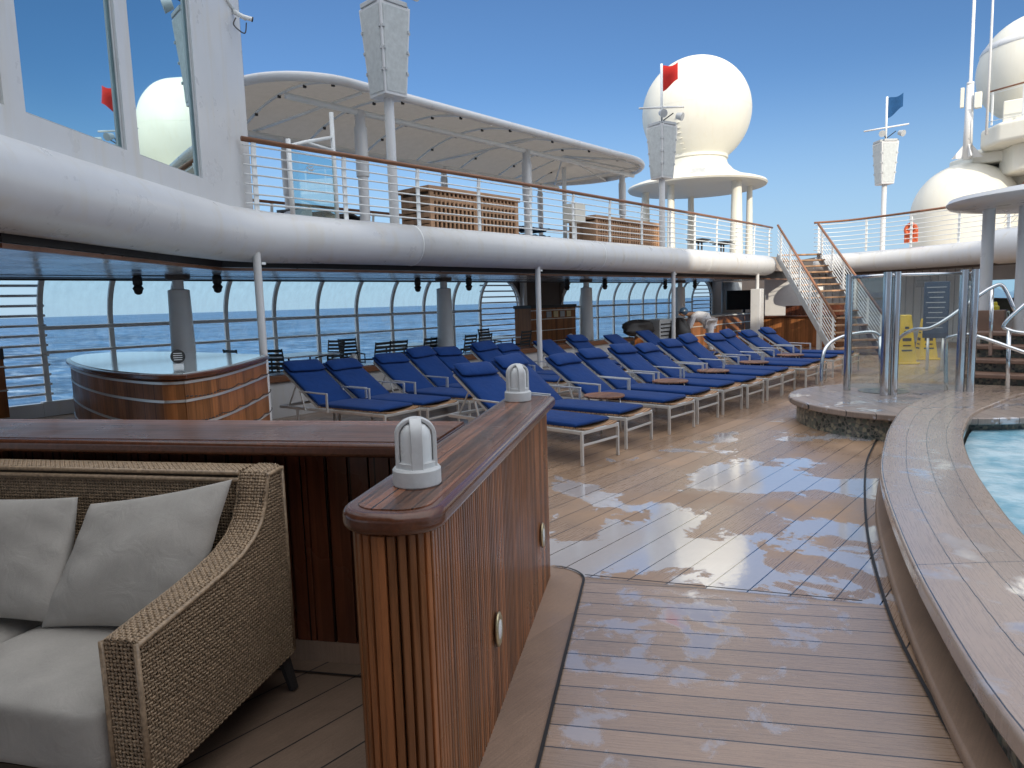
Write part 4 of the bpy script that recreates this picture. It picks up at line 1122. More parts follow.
# cctv camera on deckhouse corner
cc = thing('security_camera', WP(4.1,5.1,-.05), 'small white security camera on a bracket at the deckhouse corner', 'camera')
p = Vector(WP(3.98,5.12,0)); 
m = MB(); m.tube([(p.x-.35,p.y-.28,p.z+.22),(p.x,p.y,p.z+.08)], .03, 8); m.tube([(p.x,p.y-.02,p.z+.05),(p.x+.1,p.y-.12,p.z-.03)], .028, 8); m.build('bracket', M['rail'], cc, world=True, smooth=True)
m = MB(); m.tube([(p.x+.05,p.y-.12,p.z-.02),(p.x+.15,p.y-.16,p.z-.035)], .026, 12); m.build('body', M['rail'], cc, world=True, smooth=True, angle=40)
m = MB(); m.tube([(p.x+.15,p.y-.16,p.z-.035),(p.x+.165,p.y-.166,p.z-.038)], .028, 12); m.build('lens', M['dark'], cc, world=True)
m = MB(); m.tube(smooth_path([(p.x-.02,p.y-.1,p.z-.05),(p.x-.08,p.y-.15,p.z-.16),(p.x+.05,p.y-.15,p.z-.22),(p.x+.1,p.y-.12,p.z-.08)],5), .008, 6); m.build('cable', M['dark'], cc, world=True)

b = MB(); b.prism([(-9,-2),(-.35,-.7),(-.15,1.5),(.28,3.4),(.8,5.05),(-6,.2)], 2.45, 2.8); struct('unseen_shade_slab', b, M['updeck'])  # slab added out of view to darken the sofa corner
# ---- fabric canopy
cv = thing('fabric_canopy', (11.4,11.5,2.8), 'long pale fabric canopy with rounded white rim on the port upper deck', 'canopy')
def cv_outline():
    P = []
    x0, x1, y0, y1 = 5.9, 18.0, 9.4, 13.6
    for (cx, cy, a0, rx, ry) in ((x0+1.3,y0+1.3,pi,1.3,1.3),(x1-2.2,y0+2.1,1.5*pi,2.2,2.1),(x1-2.2,y1-2.1,0,2.2,2.1),(x0+1.3,y1-1.3,.5*pi,1.3,1.3)):
        for k in range(13):
            a = a0+k*pi/2/12; P.append((cx+rx*cos(a), cy+ry*sin(a)))
    return P
CVO = cv_outline()
m = MB(); m.tube([(x,y,5.18) for x, y in CVO], .075, 12, closed=True); m.build('rim', M['white'], cv, world=True, smooth=True)
def half(x):  # y-range of outline at x
    ys = []
    n = len(CVO)
    for i in range(n):
        a, c = CVO[i], CVO[(i+1)%n]
        if (a[0]-x)*(c[0]-x) <= 0 and abs(a[0]-c[0]) > 1e-9:
            ys.append(a[1]+(c[1]-a[1])*(x-a[0])/(c[0]-a[0]))
    return (min(ys), max(ys)) if len(ys) >= 2 else (11.5, 11.5)
m = MB()
def fab(u, v):
    x = 5.92+12.06*u; y0, y1 = half(x); y = y0+(y1-y0)*v
    ed = min(1, (x-5.9)/1.6, (18.0-x)/2.2); ed = max(0, ed)**.5
    sag = .05*abs(sin(pi*(x-5.9)/1.55))
    return (x, y, 5.15+.5*(1-(2*v-1)**2)*ed+sag*(1-(2*v-1)**2))
m.grid(fab, 96, 20); m.build('fabric', M['canopy'], cv, world=True, smooth=True)
m = MB()
for k in range(1, 8):
    x = 5.9+1.55*k; y0, y1 = half(x)
    m.tube([(x, y0+(y1-y0)*j/12, 5.11+.5*(1-(2*j/12-1)**2)) for j in range(13)], .028, 6)
    m.tube([(x, y0+.1, 5.1), (x, y1-.1, 5.1)], .03, 6) if k % 3 == 1 else None
m.tube([(6.5,10.2,5.02),(17.3,10.2,5.02)], .055, 8); m.tube([(6.5,12.8,5.02),(17.3,12.8,5.02)], .055, 8)
for k in range(5): m.tube([(15.8,11.5,5.55),(15.8+2.1*cos(-pi/2+k*pi/4),11.5+2.0*sin(-pi/2+k*pi/4),5.14)], .026, 6)
m.build('frame', M['rail'], cv, world=True, smooth=True)
for k in range(1, 8):
    x = 5.9+1.55*k
    for v in (.2,.4,.6,.8):
        y0, y1 = half(x); m = MB(); m.box((x, y0+(y1-y0)*v, 5.07+.5*(1-(2*v-1)**2)), (.05,.04,.05)); m.build('clip', M['dark'], cv, world=True)
for (x, y, r, lo) in ((7.95,10.2,.115,1),(12.6,10.2,.115,1),(17.0-.2,10.25,.10,1),(8.05,12.8,.09,0),(12.5,12.8,.09,0),(16.4,12.8,.085,0)):
    m = MB(); m.lathe([(r*.8,2.8),(r*.8,3.9),(r,3.92),(r,4.75),(r*.8,4.8),(r*.8,5.05)], (x,y,0), 16); m.build('post', M['white'], cv, world=True, smooth=True, angle=40)
# upper glass windbreak with emblem
gw = thing('glass_windbreak', (6.0,9.2,2.8), 'clear glass windbreak panel with a small bird-like emblem on the upper deck', 'windbreak')
GA = Vector((5.72,9.0)); GB = Vector((6.7,9.3))
m = MB(); m.beam((GA.x,GA.y,3.35),(GB.x,GB.y,3.35), .012, 1.08); m.build('pane', M['glassup'], gw, world=True)
for q, hh in ((GA,4.02),(GB,4.62)):
    m = MB(); m.tube([(q.x,q.y,2.8),(q.x,q.y,hh)], .035, 10); m.build('post', M['rail'], gw, world=True, smooth=True)
m = MB(); m.tube([(GA.x,GA.y,3.92),(GA.x+.35,GA.y+.1,4.05),(GB.x,GB.y,4.25)], .025, 8); m.tube([(GA.x+.35,GA.y+.1,4.05),(GB.x,GB.y,4.05)], .02, 8); m.build('brace', M['rail'], gw, world=True, smooth=True)
gd = (GB-GA).normalized(); gc = GA.lerp(GB, .38)
m = MB()
def em(pts, w):
    n = len(pts); vs = []
    for i, (a, z) in enumerate(pts):
        k = w*sin(pi*(i+.35)/(n+.2))
        for s_ in (1,-1): vs.append((gc.x+gd.x*a+.012*gd.y, gc.y+gd.y*a-.012*gd.x, 3.66+z+s_*k))
    m.add(vs, [(2*i,2*i+1,2*i+3,2*i+2) for i in range(n-1)])
em([(-.02,.09),(.02,.05),(.07,.04),(.12,.06)], .012); em([(-.02,.05),(.02,.0),(.07,-.01),(.13,.02)], .014); em([(-.1,-.07),(-.04,-.04),(.01,-.06),(.08,-.04)], .012); em([(-.05,.0),(-.02,.03),(0,-.01),(.02,-.05)], .016)
m.build('emblem', M['greyp'], gw, world=True)
# outer port rail far side
railing('thin far railing on the outboard side of the port upper deck', [(2.5,13.1,2.8),(12,13.1,2.8),(24,13.1,2.8)], 2.8, 1.0, nbars=3, post_step=2.6, teak_r=.03)
# covered dark loungers stacked on upper deck
st = thing('stacked_loungers', (8.0,10.9,2.8), 'stack of dark loungers under a sheet behind the upper railing', 'loungers')
for k in range(3):
    m = MB(); m.grid(lambda u, v, k=k: (7.1+1.6*u, 11.0+.7*v, 2.92+.17*k+.10*abs(sin(3*pi*u+.6*k))+.05*v), 24, 4); m.build('lounger_bed', M['dark'], st, world=True, solid=.05, smooth=True)
m = MB()
for x in (7.2,7.9,8.6): m.tube([(x,11.0,2.8),(x,11.0,3.4)], .02, 6)
m.build('frame', M['alu'], st, world=True)
wl = thing('grey_cover', (6.6,10.8,2.8), 'grey sloping plastic cover behind the glass windbreak', 'cover')
m = MB(); m.add([(6.1,10.4,2.8),(7.0,10.4,2.8),(7.0,10.4,3.35),(6.5,10.4,3.08),(6.1,11.2,2.8),(7.0,11.2,2.8),(7.0,11.2,3.35),(6.5,11.2,3.08)], [(0,1,2,3),(7,6,5,4),(0,3,7,4),(3,2,6,7),(2,1,5,6)]); m.build('shell', M['greyp'], wl, world=True, bevel=.03)
# teak locker crates
def locker(x0, x1, y0, y1, z1, label, lat=True):
    t = thing('teak_locker', ((x0+x1)/2,(y0+y1)/2,2.8), label, 'locker', 'slatted teak lockers on the upper deck')
    cx, cy = (x0+x1)/2, (y0+y1)/2; W, D_ = x1-x0, y1-y0
    m = MB(); m.box((cx,cy,(2.85+z1)/2),(W-.06,D_-.06,z1-2.85-.08)); m.build('liner', M['wickback'], t, world=True)
    m = MB()
    for z, h in ((2.92,.14),(z1-.2,.12)): m.box((cx,cy,z),(W,D_,h))
    for x in (x0+.04, cx, x1-.04):
        for y in (y0+.0, y1-.0): m.box((x,y,(2.85+z1)/2),(.10,.04,z1-2.9))
    n_ = int(W/.11)
    for k in range(n_): m.box((x0+.06+k*.11, y0+.005, (2.85+z1)/2), (.045,.03,z1-2.95))
    for k in range(5): m.box((cx, y0+.004, 3.0+k*(z1-3.15)/4.6), (W-.02,.024,.03))
    for k in range(7): m.box((x0+.005, cy, 2.92+k*(z1-3.0)/7), (.03,D_-.04,.085))
    m.build('slatted_sides', M['basket'], t, world=True)
    m = MB(); m.box((cx,cy,z1-.04),(W+.12,D_+.1,.09)); m.build('lid', M['basket'], t, world=True, bevel=.012)
    return t
locker(8.75,11.2,9.35,10.1,3.74,'large lattice sided teak locker behind the upper railing')
locker(14.1,17.2,9.35,10.1,3.62,'farther teak locker on the upper deck left of the second mast')
# small grey box and blue covered things between
sb = thing('grey_speaker_box', (13.4,9.5,2.8), 'small beige box on a stand between the two teak lockers', 'box')
m = MB(); m.box((13.45,9.5,3.62),(.42,.35,.42)); m.build('box', M['cream'], sb, world=True, bevel=.02)
m = MB(); m.tube([(13.45,9.5,2.8),(13.45,9.5,3.42)], .05, 8); m.build('stand', M['rail'], sb, world=True)
ch = thing('stacked_chairs', (13.0,10.5,2.8), 'heap of bluish stacked chairs behind the beige box on upper deck', 'chairs')
for k in range(3):
    m = MB(); m.grid(lambda u, v, k=k: (12.4+1.3*u, 10.4+.5*v, 2.95+.17*k+.07*abs(sin(4*pi*u+k))), 20, 3); m.build('chair_shell', M['signblue'], ch, world=True, solid=.04)

# ------------------------------------------------------------------ loudspeaker masts
def mast(x, y, ztop, label, flag=None, rz=0., poleTop=None, sx=1., group='loudspeaker masts on the upper decks', zb=2.8, shaded=True):
    t = thing('speaker_mast', (x, y, zb), label, 'mast', group, rz=rz)
    H0, H1 = ztop-zb-1.28*sx, ztop-zb
    m = MB(); m.tube([(0,0,0),(0,0,H0+.1)], .075*sx, 14); m.build('pole', M['white'], t, smooth=True, angle=40)
    w0, w1 = .20*sx, .275*sx
    def q(w, z): return [(-w,-w,z),(w,-w,z),(w,w,z),(-w,w,z)]
    m = MB(); m.add(q(w0,H0)+q(w1,H1), [(0,3,2,1),(4,5,6,7),(0,1,5,4),(1,2,6,5),(2,3,7,6),(3,0,4,7)]); c_ = m.build('cabinet', M['white'], t, bevel=.012)
    for k in range(4):
        a = k*pi/2
        e = .85; z0, z1 = H0+.05, H1-.05
        def P(s_, z, o):
            w = w0+(w1-w0)*(z-H0)/(H1-H0); v = Vector((s_*w*e, -(w+o), z)); v.rotate(Matrix.Rotation(a, 3, 'Z')); return tuple(v)
        g_ = MB(); g_.add([P(-1,z0,.006),P(1,z0,.006),P(1,z1,.006),P(-1,z1,.006)], [(0,1,2,3)]); g_.build('grille', M['grille'], t, solid=.006)
        g_ = MB()
        for s_ in (-1,1):
            for f_ in (.25,.5,.75):
                v = P(s_*1.02, z0+(z1-z0)*f_, .012); g_.box(v, (.03,.03,.04))
        g_.build('clips', M['greyp'], t)
        g_ = MB(); v = Vector((0,-(w1-.03),H1+.03)); v.rotate(Matrix.Rotation(a,3,'Z')); g_.box(v, (w1*1.5,.10,.07), rz=a); g_.build('top_light', M['greyp'], t, bevel=.01)
    m = MB(); pt_ = (poleTop or ztop+1.1)-zb; m.tube([(0,0,H1),(0,0,pt_)], .032*sx, 10); m.build('top_pole', M['rail'], t, smooth=True)
    z_ = H1+.42*sx
    m = MB(); m.tube([(-.62*sx,.16,z_-.02),(.62*sx,-.16,z_+.10)], .026*sx, 8); m.build('crossbar', M['white'], t, smooth=True)
    for s_ in (-1, 1):
        m = MB(); m.tube([(0,0,H1+.12),(s_*.2*sx,-.2*sx,H1+.3)], .014, 6); m.build('bracket', M['dark'], t)
        c = Vector((s_*.28*sx,-.24*sx,H1+.24)); m = MB(); m.tube([c, c+Vector((s_*.05,-.14,-.05))], [.07*sx,.10*sx], 14); f_ = m.build('floodlight', M['greyp'], t, smooth=True, angle=40)
    if flag:
        m = MB(); fz = pt_-.02
        def fg(u, v): return (u*.42*sx, .05*sin(5*u)-.1*u, fz-(.62*v+.05)*sx*(1-.35*u)+.10*u+.03*sin(7*u+2*v))
        m.grid(fg, 10, 8); m.build('flag', flag, t, smooth=True)
    return t
mast(7.15,8.45,6.02,'nearest tapered loudspeaker mast in front of the fabric canopy', None, radians(-4), 7.6, sx=1.0)
mast(15.8,8.5,5.78,'tapered loudspeaker mast with red flag in front of the big radome', M['red'], radians(-15), 7.25, sx=.98)
mast(24.0,5.35,6.1,'tapered loudspeaker mast with small blue flag against open sky', M['blue'], radians(-48), 7.45, sx=.97)

# ------------------------------------------------------------------ big radome
rd = thing('radome', (26,12.4,2.8), 'giant cream globe radome on a round canopy with white posts', 'radome')
cx, cy, cz, rr = 26.0, 12.5, 8.72, 2.06
prof = [(1.12,cz-1.86)]
for k in range(1, 40):
    a = -radians(58)+k*(radians(58)+pi/2)/39.; 
    if rr*cos(a) > 1.12 or a > 0: prof.append((max(.001, rr*cos(a)), cz+rr*sin(a)))
m = MB(); m.lathe(prof, (cx,cy,0), 64, cap=False); m.build('globe', M['cream'], rd, world=True, smooth=True)
m = MB(); m.lathe([(rr+.002,cz-.012),(rr+.005,cz),(rr+.002,cz+.012)], (cx,cy,0), 64, cap=False); m.build('seam', M['cream'], rd, world=True, smooth=True)
m = MB(); m.lathe([(1.12,7.35),(1.12,7.05),(1.2,7.04),(1.2,6.93),(1.13,6.92),(1.2,6.7),(1.45,6.42),(1.85,6.2),(2.4,6.05),(2.62,5.97),(2.66,5.90),(2.62,5.84),(2.2,5.82),(.1,5.84)][::-1], (cx,cy,0), 64); m.build('pedestal', M['cream'], rd, world=True, smooth=True, angle=30)
m = MB(); v = Vector((-.85,-.45,0)).normalized(); m.box((cx+v.x*2.2,cy+v.y*2.2,6.15),(.45,.2,.18), rz=atan2(v.y,v.x)+pi/2); m.build('vent', M['greyp'], rd, world=True)
m = MB()
for k in range(7): 
    a = 3.25; z = 7.15+.17*k; r_ = sqrt(max(0, rr**2-(z-cz)**2))+.03; m.box((cx+r_*cos(a), cy+r_*sin(a), z), (.05,.12,.02), rz=a)
m.build('ladder_rungs', M['cream'], rd, world=True)
for (x, y, r_) in ((25.4,10.6,.22),(27.0,10.75,.13),(24.3,12.7,.15),(25.2,14.3,.18),(27.8,13.6,.15)):
    m = MB(); m.tube([(x,y,2.8),(x,y,5.86)], [r_*1.15,r_*.8], 12); m.build('post', M['cream'], rd, world=True, smooth=True, angle=40)
m = MB(); m.prism(circ((26,12.4),2.9), 2.36, 2.8); o = struct('radome_deck', m, M['updeck'])
tbs = thing('upper_tables', (23.5,10.2,2.8), 'dark chairs and tables under the radome canopy on the upper deck', 'tables')
for k in range(4):
    m = MB(); m.box((21.8+.9*k, 10.4+.3*(k%2), 3.5), (.6,.6,.03)); m.tube([(21.8+.9*k,10.4+.3*(k%2),2.8),(21.8+.9*k,10.4+.3*(k%2),3.5)], .03, 6); m.build('table', M['dark'], tbs, world=True)
sm = thing('short_mast', (15.0,10.9,2.8), 'short thin pole with crossbars beside the canopy end', 'pole')
m = MB(); m.tube([(15.0,10.9,2.8),(15.0,10.9,5.05)], .06, 10); m.build('shaft', M['rail'], sm, world=True, smooth=True)

# ------------------------------------------------------------------ stairs
stt = thing('staircase', (19.8,5.8,0), 'open teak staircase with white railings climbing to the upper deck', 'stairs')
TL = Vector((21.7,7.75,2.8)); BL = Vector((18.75,5.2,0)); WD = Vector((.66,-.75,0))*1.25
n_ = 15
for k in range(n_):
    f = (k+.5)/n_; p = BL.lerp(TL, f)
    m = MB(); c = p+WD/2; dirr = (TL-BL); dirr.z = 0; dirr.normalize()
    m.box((c.x, c.y, p.z+.09), (.30, 1.22, .045), rz=atan2(dirr.y, dirr.x)); m.build('tread', M['basket'], stt, world=True, bevel=.006, seg=1)
for off in (0, 1):
    a = BL+WD*off; c = TL+WD*off
    m = MB(); m.beam(a+Vector((0,0,-.02)), c+Vector((0,0,-.02)), .04, .20); m.build('stringer', M['greyp'], stt, world=True)
    m = MB(); m.tube([(a.x,a.y,a.z+.98),(c.x,c.y,c.z+.92)], .034, 8); m.build('handrail', M['teakrail'], stt, world=True, smooth=True)
    for j in range(7):
        h = .16+.66*j/6
        m = MB(); m.tube([tuple(a+Vector((0,0,h+.05))), tuple(c+Vector((0,0,h+.05)))], .0115, 6); m.build('rail', M['rail'], stt, world=True, smooth=True)
    for j in range(6):
        q = a.lerp(c, (j+.2)/5.6); m = MB(); m.beam(q, q+Vector((0,0,.95)), .05, .03, up=(1,0,0)); m.build('post', M['rail'], stt, world=True)
m = MB(); m.box((20.8,6.2,.9),(.12,.12,1.8)); m.build('support', M['rail'], stt, world=True)

# ------------------------------------------------------------------ starboard upper deck and houses
SB = smooth_path([(23.3,6.9),(23.05,5.4),(22.2,3.8),(21.4,2.7),(20.6,1.8),(19.2,.2),(17.2,-3.5),(16,-9)], 5)
m = MB(); m.prism([(p[0]+.25,p[1]+.05) for p in SB]+[(48,-9),(48,10.5),(25,10.5),(25,8.0)], 2.34, 2.80); struct('upper_deck_starboard', m, M['updeck'])
m = MB(); 
for a, c in zip(SB, SB[1:]): m.beam((a[0]+.35,a[1],2.26),(c[0]+.35,c[1],2.26), .1, .18)
struct('starboard_ceiling_edge', m, M['brownwall'])
fs2 = thing('deck_fascia', (21,2,2.2), 'rounded white fascia tube along the aft upper deck right of the stairs', 'fascia')
m = MB(); pp = [(23.25,7.1,2.52),(23.15,6.6,2.52),(22.9,5.4,2.52),(22.1,3.8,2.52),(21.35,2.75,2.52),(20.5,1.75,2.52),(19.5,.6,2.52)]; pp = smooth_path(pp,4); m.tube(pp, [.16,.25]+[.30]*(len(pp)-2), 24); m.build('section', M['white'], fs2, world=True, smooth=True)
fs3 = thing('deck_fascia', (18,0,2.2), 'fatter rounded white fascia section behind the disc canopy columns', 'fascia')
m = MB(); pp = smooth_path([(18.95,1.98,2.52),(18.85,1.85,2.52),(18.65,1.55,2.52),(17.8,.1,2.52),(16.6,-2.5,2.52),(15.8,-6,2.52)],4); m.tube(pp, [.05,.20,.30,.355]+[.38]*(len(pp)-4), 26); m.build('section', M['white'], fs3, world=True, smooth=True)
SR = [(22.55,6.95,2.82),(22.75,6.0,2.82),(22.3,4.6,2.82),(21.6,3.1,2.82),(20.75,1.8,2.82),(19.4,.1,2.82),(17.6,-3.5,2.82)]
railing('white railing with teak handrail along the aft upper deck right of the stairs', smooth_path(SR,4), 2.82, .95, post_step=1.35)
wa = thing('aft_wall', (25,1,0), 'white panelled aft wall with dark windows beneath the upper deck', 'wall')
m = MB(); m.box((25.1,5.9,1.18),(.12,5.6,2.36)); m.box((25.1,-3,.35),(.12,12.2,.7)); m.box((25.1,-3,2.1),(.12,12.2,.5)); m.build('panels', M['wallw'], wa, world=True)
for k in range(6):
    y = 2.2-1.3*k; m = MB(); m.box((25.06,y,1.27),(.06,1.15,1.15)); m.build('window', M['window'], wa, world=True)
    m = MB(); m.box((25.03,y+.62,1.27),(.06,.07,1.2)); m.build('mullion', M['dark'], wa, world=True)
m = MB(); m.box((24.98,4.35,1.82),(.05,.42,.22)); m.build('vent', M['greyp'], wa, world=True)
m = MB(); m.box((25.0,5.6,1.0),(.04,.9,2.0)); m.build('door', M['white'], wa, world=True, bevel=.01)
m = MB()
for k in range(26): m.box((25.02,8.6-.22*k,1.2),(.03,.02,2.3))
m.build('seams', M['greyp'], wa, world=True)
wb = thing('locker_wall', (24.9,9.0,0), 'grey white wall panel behind the teak bar under the stairs', 'wall')
m = MB(); m.box((24.4,8.35,1.18),(.1,1.5,2.36)); m.box((24.9,9.1,1.18),(1.0,.1,2.36)); m.build('panel', M['wallw'], wb, world=True)
# orange lifebuoy locker on railing
lb = thing('lifebuoy', (22.3,4.3,3.2), 'orange lifebuoy hung on the aft railing', 'lifebuoy')
m = MB(); m.tube([(22.25+.0, 4.25+.12*cos(a), 3.3+.14*sin(a)) for a in [2*pi*k/24 for k in range(24)]], .06, 8, closed=True); m.build('ring', M['orange'], lb, world=True, smooth=True)
m = MB(); m.box((22.3,4.25,3.12),(.1,.34,.36)); m.build('pouch', M['orange'], lb, world=True, bevel=.03)
# aft superstructure
ah = thing('aft_house', (36,1,2.8), 'cream aft superstructure block with ledges and an upper bridge platform', 'building')
m = MB(); m.prism([(32.2,4.0),(32.9,4.55),(34,4.7),(44,4.7),(44,-9),(31.2,-9),(31.2,1.5)], 2.8, 6.15); m.build('lower_block', M['cream'], ah, world=True, bevel=.06, seg=3)
m = MB(); m.prism([(31.9,4.6),(32.4,4.95),(44,5.1),(44,-9),(31.0,-9),(31.0,4.0)], 6.15, 6.58); m.build('ledge', M['cream'], ah, world=True, bevel=.1, seg=3)
m = MB(); m.prism([(33.0,4.2),(44,4.2),(44,-9),(33,-9)], 6.5, 7.0); m.build('roof_step', M['cream'], ah, world=True, bevel=.1, seg=3)
m = MB(); m.prism([(30.2,2.7),(31.2,3.2),(38,3.2),(38,-9),(29.6,-9),(29.6,1.2)], 5.6, 6.6); m.build('bridge_under', M['cream'], ah, world=True, bevel=.12, seg=4)
m = MB(); m.prism([(29.6,3.15),(30.6,3.75),(38,3.75),(38,-9),(29.0,-9),(29.0,1.6)], 6.55, 7.25); m.build('bridge_ledge', M['cream'], ah, world=True, bevel=.14, seg=3)
m = MB(); m.prism([(30.4,3.1),(38,3.1),(38,-9),(30.2,-9)], 7.2, 8.1); m.build('parapet', M['cream'], ah, world=True, bevel=.05)
for k in range(3):
    m = MB(); m.box((31.7,1.9-1.9*k,4.6),(1.1,1.3,1.2)); m.build('door_recess', M['greyp'], ah, world=True, bevel=.05)
railing('small railing on the bridge platform below the top radome', [(30.0,3.5,7.25),(29.4,2.2,7.25),(29.3,-3,7.25)], 7.25, 1.15, nbars=2, post_step=1.0, teak_r=.03)
railing('upper stair railing with teak rail behind the disc canopy', [(27.4,2.6,3.3),(26.6,1.8,4.2),(26.5,-3,4.3)], 4, .95, nbars=6, post_step=1.1)
r2 = thing('radome_dome', (32,4.2,2.8), 'large cream dome shaped radome standing at deck level behind the aft railing', 'radome')
prof = [(1.74,2.8),(1.78,3.6),(1.80,4.45)]+[(1.80*cos(a), 4.45+1.85*sin(a)) for a in [k*pi/2/16 for k in range(1,17)]]
prof[-1] = (.001, prof[-1][1]); m = MB(); m.lathe(prof, (31.5,4.25,0), 56, cap=False); m.build('shell', M['cream'], r2, world=True, smooth=True)
r3 = thing('top_radome', (30.5,2.3,8), 'cream radome ball on the bridge roof at the right photo edge', 'radome')
prof = [(max(.001,1.95*cos(a)), 9.75+1.95*sin(a)) for a in [-pi/2+k*pi/30 for k in range(31)]]
m = MB(); m.lathe(prof, (33.5,2.4,0), 48, cap=False); m.build('globe', M['cream'], r3, world=True, smooth=True)
m = MB(); m.lathe([(1.83,10.42),(1.86,10.46),(1.78,10.62),(1.70,10.70)], (33.5,2.4,0), 48, cap=False); m.build('cap_band', M['white'], r3, world=True, smooth=True)
an = thing('antenna_mast', (30.3,4.0,6.3), 'tall two-stage white antenna mast on the aft ledge', 'antenna')
m = MB(); m.tube([(30.6,4.12,6.3),(30.6,4.12,8.9)], [.16,.12], 10); m.build('lower_tube', M['white'], an, world=True, smooth=True)
m = MB(); m.tube([(30.6,4.12,8.9),(30.6,4.12,9.0),(30.6,4.12,9.0),(30.6,4.12,13.5)], [.12,.12,.055,.05], 8); m.build('whip', M['white'], an, world=True, smooth=True)
m = MB(); m.box((30.5,3.85,8.3),(.2,.22,.55)); m.box((30.6,4.35,8.5),(.15,.12,.7)); m.build('radio_box', M['cream'], an, world=True, bevel=.02)
m = MB(); 
for a in range(4): m.add([(30.6,4.12,7.0),(30.6+.5*cos(a*pi/2+.4),4.12+.5*sin(a*pi/2+.4),6.35),(30.6,4.12,6.35)], [(0,1,2)])
m.build('gusset', M['white'], an, world=True, solid=.04)
wh = thing('whip_antenna', (30,3.5,7.3), 'thin white whip antenna in front of the top radome', 'antenna')
m = MB(); m.tube([(29.6,3.45,6.9),(29.6,3.45,10.6),(29.6,3.45,13.2)], [.045,.04,.02], 8); m.build('rod', M['white'], wh, world=True, smooth=True)

# ------------------------------------------------------------------ bars and things far down the deck
b1 = thing('teak_bar', (22,7.3,0), 'small teak bar under the staircase with one sunlit end', 'bar')
m = MB(); m.box((22.2,7.15,.45),(.8,2.3,.90)); m.build('front', M['teakbar'], b1, world=True, bevel=.02)
m = MB(); m.box((22.2,7.15,.93),(.95,2.5,.06)); m.build('counter_top', M['trim'], b1, world=True, bevel=.015)
m = MB(); m.box((22.6,6.9,1.1),(.5,1.6,.3)); m.build('back_shelf', M['teakdark'], b1, world=True)
b2 = thing('teak_bar', (24,10.6,0), 'long teak bar with white top behind the bending worker', 'bar')
m = MB(); m.box((22.2,10.5,.46),(7.6,.7,.92)); m.build('front', M['teakbar'], b2, world=True)
m = MB(); m.box((22.2,10.5,.95),(7.8,.9,.05)); m.build('counter_top', M['tabtop'], b2, world=True, bevel=.01)
for z in (.35,.65):
    m = MB(); m.box((22.2,10.14,z),(7.62,.02,.03)); m.build('band', M['alu'], b2, world=True)
tv = thing('television', (27.2,11.5,1.0), 'black television hung above the far teak bar', 'television')
m = MB(); m.box((26.6,10.7,1.45),(1.5,.08,.75), rz=radians(-50)); m.build('screen', M['black'], tv, world=True, bevel=.01)
m = MB(); m.tube([(26.7,10.8,0),(26.7,10.8,1.2)], .05, 8); m.build('stand', M['dark'], tv, world=True)
ck = thing('service_cart', (16.9,9.2,0), 'grey louvred service cart left of the bending worker', 'cart')
m = MB(); m.box((16.7,9.15,.62),(.62,.5,.85)); m.build('body', M['greyp'], ck, world=True, bevel=.02)
m = MB()
for k in range(7): m.box((16.7,8.89,.32+.1*k),(.5,.02,.03))
m.build('louvres', M['dark'], ck, world=True)
for sx in (-.25,.25):
    for sy in (-.2,.2):
        m = MB(); m.tube([(16.7+sx,9.13+sy,.06),(16.7+sx,9.17+sy,.06)], .06, 10); m.build('wheel', M['dark'], ck, world=True)
def bag(x, y, z, sx, sy, sz, label, seed):
    rnd = random.Random(seed); ph = [rnd.random()*6 for _ in range(4)]; m = MB(); vs = []; n = 22; k_ = 14
    for i in range(k_+1):
        a = pi*i/k_
        for j in range(n):
            t_ = 2*pi*j/n; q = 1+.13*sin(3*t_+ph[0]+2*a)+.08*sin(7*t_+ph[1]+5*a)+.06*sin(5*a+ph[2])
            vs.append((sx*sin(a)**.7*cos(t_)*q, sy*sin(a)**.7*sin(t_)*q, sz*(.5+.5*-cos(a))*(1+.05*sin(4*t_))))
    fs = [(i*n+j, i*n+(j+1)%n, (i+1)*n+(j+1)%n, (i+1)*n+j) for i in range(k_) for j in range(n)]
    m.add(vs, fs); o = m.build('dark_bag', M['dark'], None, smooth=True); o.location = (x,y,z); tag(o, label, 'bag', 'dark bags near the worker')
bag(15.7,9.15,.643,.62,.28,.42,'lumpy dark bag lying on the low teak wall left of the service cart',3)
bag(17.2,8.75,0,.33,.33,1.02,'tall dark laundry bag directly left of the bending worker',5)

# wet floor signs, notice board, seen through the shower glass
def cone(x, y, h, label):
    t = thing('wet_floor_sign', (x,y,0), label, 'wet floor sign', 'yellow wet floor signs behind the shower glass')
    m = MB(); w, q = .20, .10
    m.add([(-w,-w,0.03),(w,-w,0.03),(w,w,0.03),(-w,w,0.03),(-q,-q,h),(q,-q,h),(q,q,h),(-q,q,h)], [(0,3,2,1),(4,5,6,7),(0,1,5,4),(1,2,6,5),(2,3,7,6),(3,0,4,7)]); m.build('body', M['yellow'], t, bevel=.02)
    m = MB(); m.box((0,0,.02),(.5,.5,.04)); m.build('base', M['yellow'], t, bevel=.01)
    for side in range(4):
        m = MB()
        for k, (z, ww, hh) in enumerate(((.28,.26,.035),(.38,.20,.03),(.50,.22,.07),(.66,.14,.03),(.74,.1,.05))):
            zz = z*h; off = w+(q-w)*((zz-.03)/(h-.03))+.004
            v = Vector((0,-off,zz)); v.rotate(Matrix.Rotation(side*pi/2,3,'Z')); m.box(v, (ww*.8,.004,hh), rz=side*pi/2)
        m.build('print', M['dark'], t)
    t.rotation_euler = (0,0,.5)
cone(17.3,3.35,1.08,'tall yellow wet floor sign seen through the shower glass')
cone(18.6,3.15,.95,'shorter yellow wet floor sign partly behind the taller one')
nb = thing('notice_board', (16.0,2.56,0), 'dark blue notice board on two legs behind the shower glass', 'notice board')
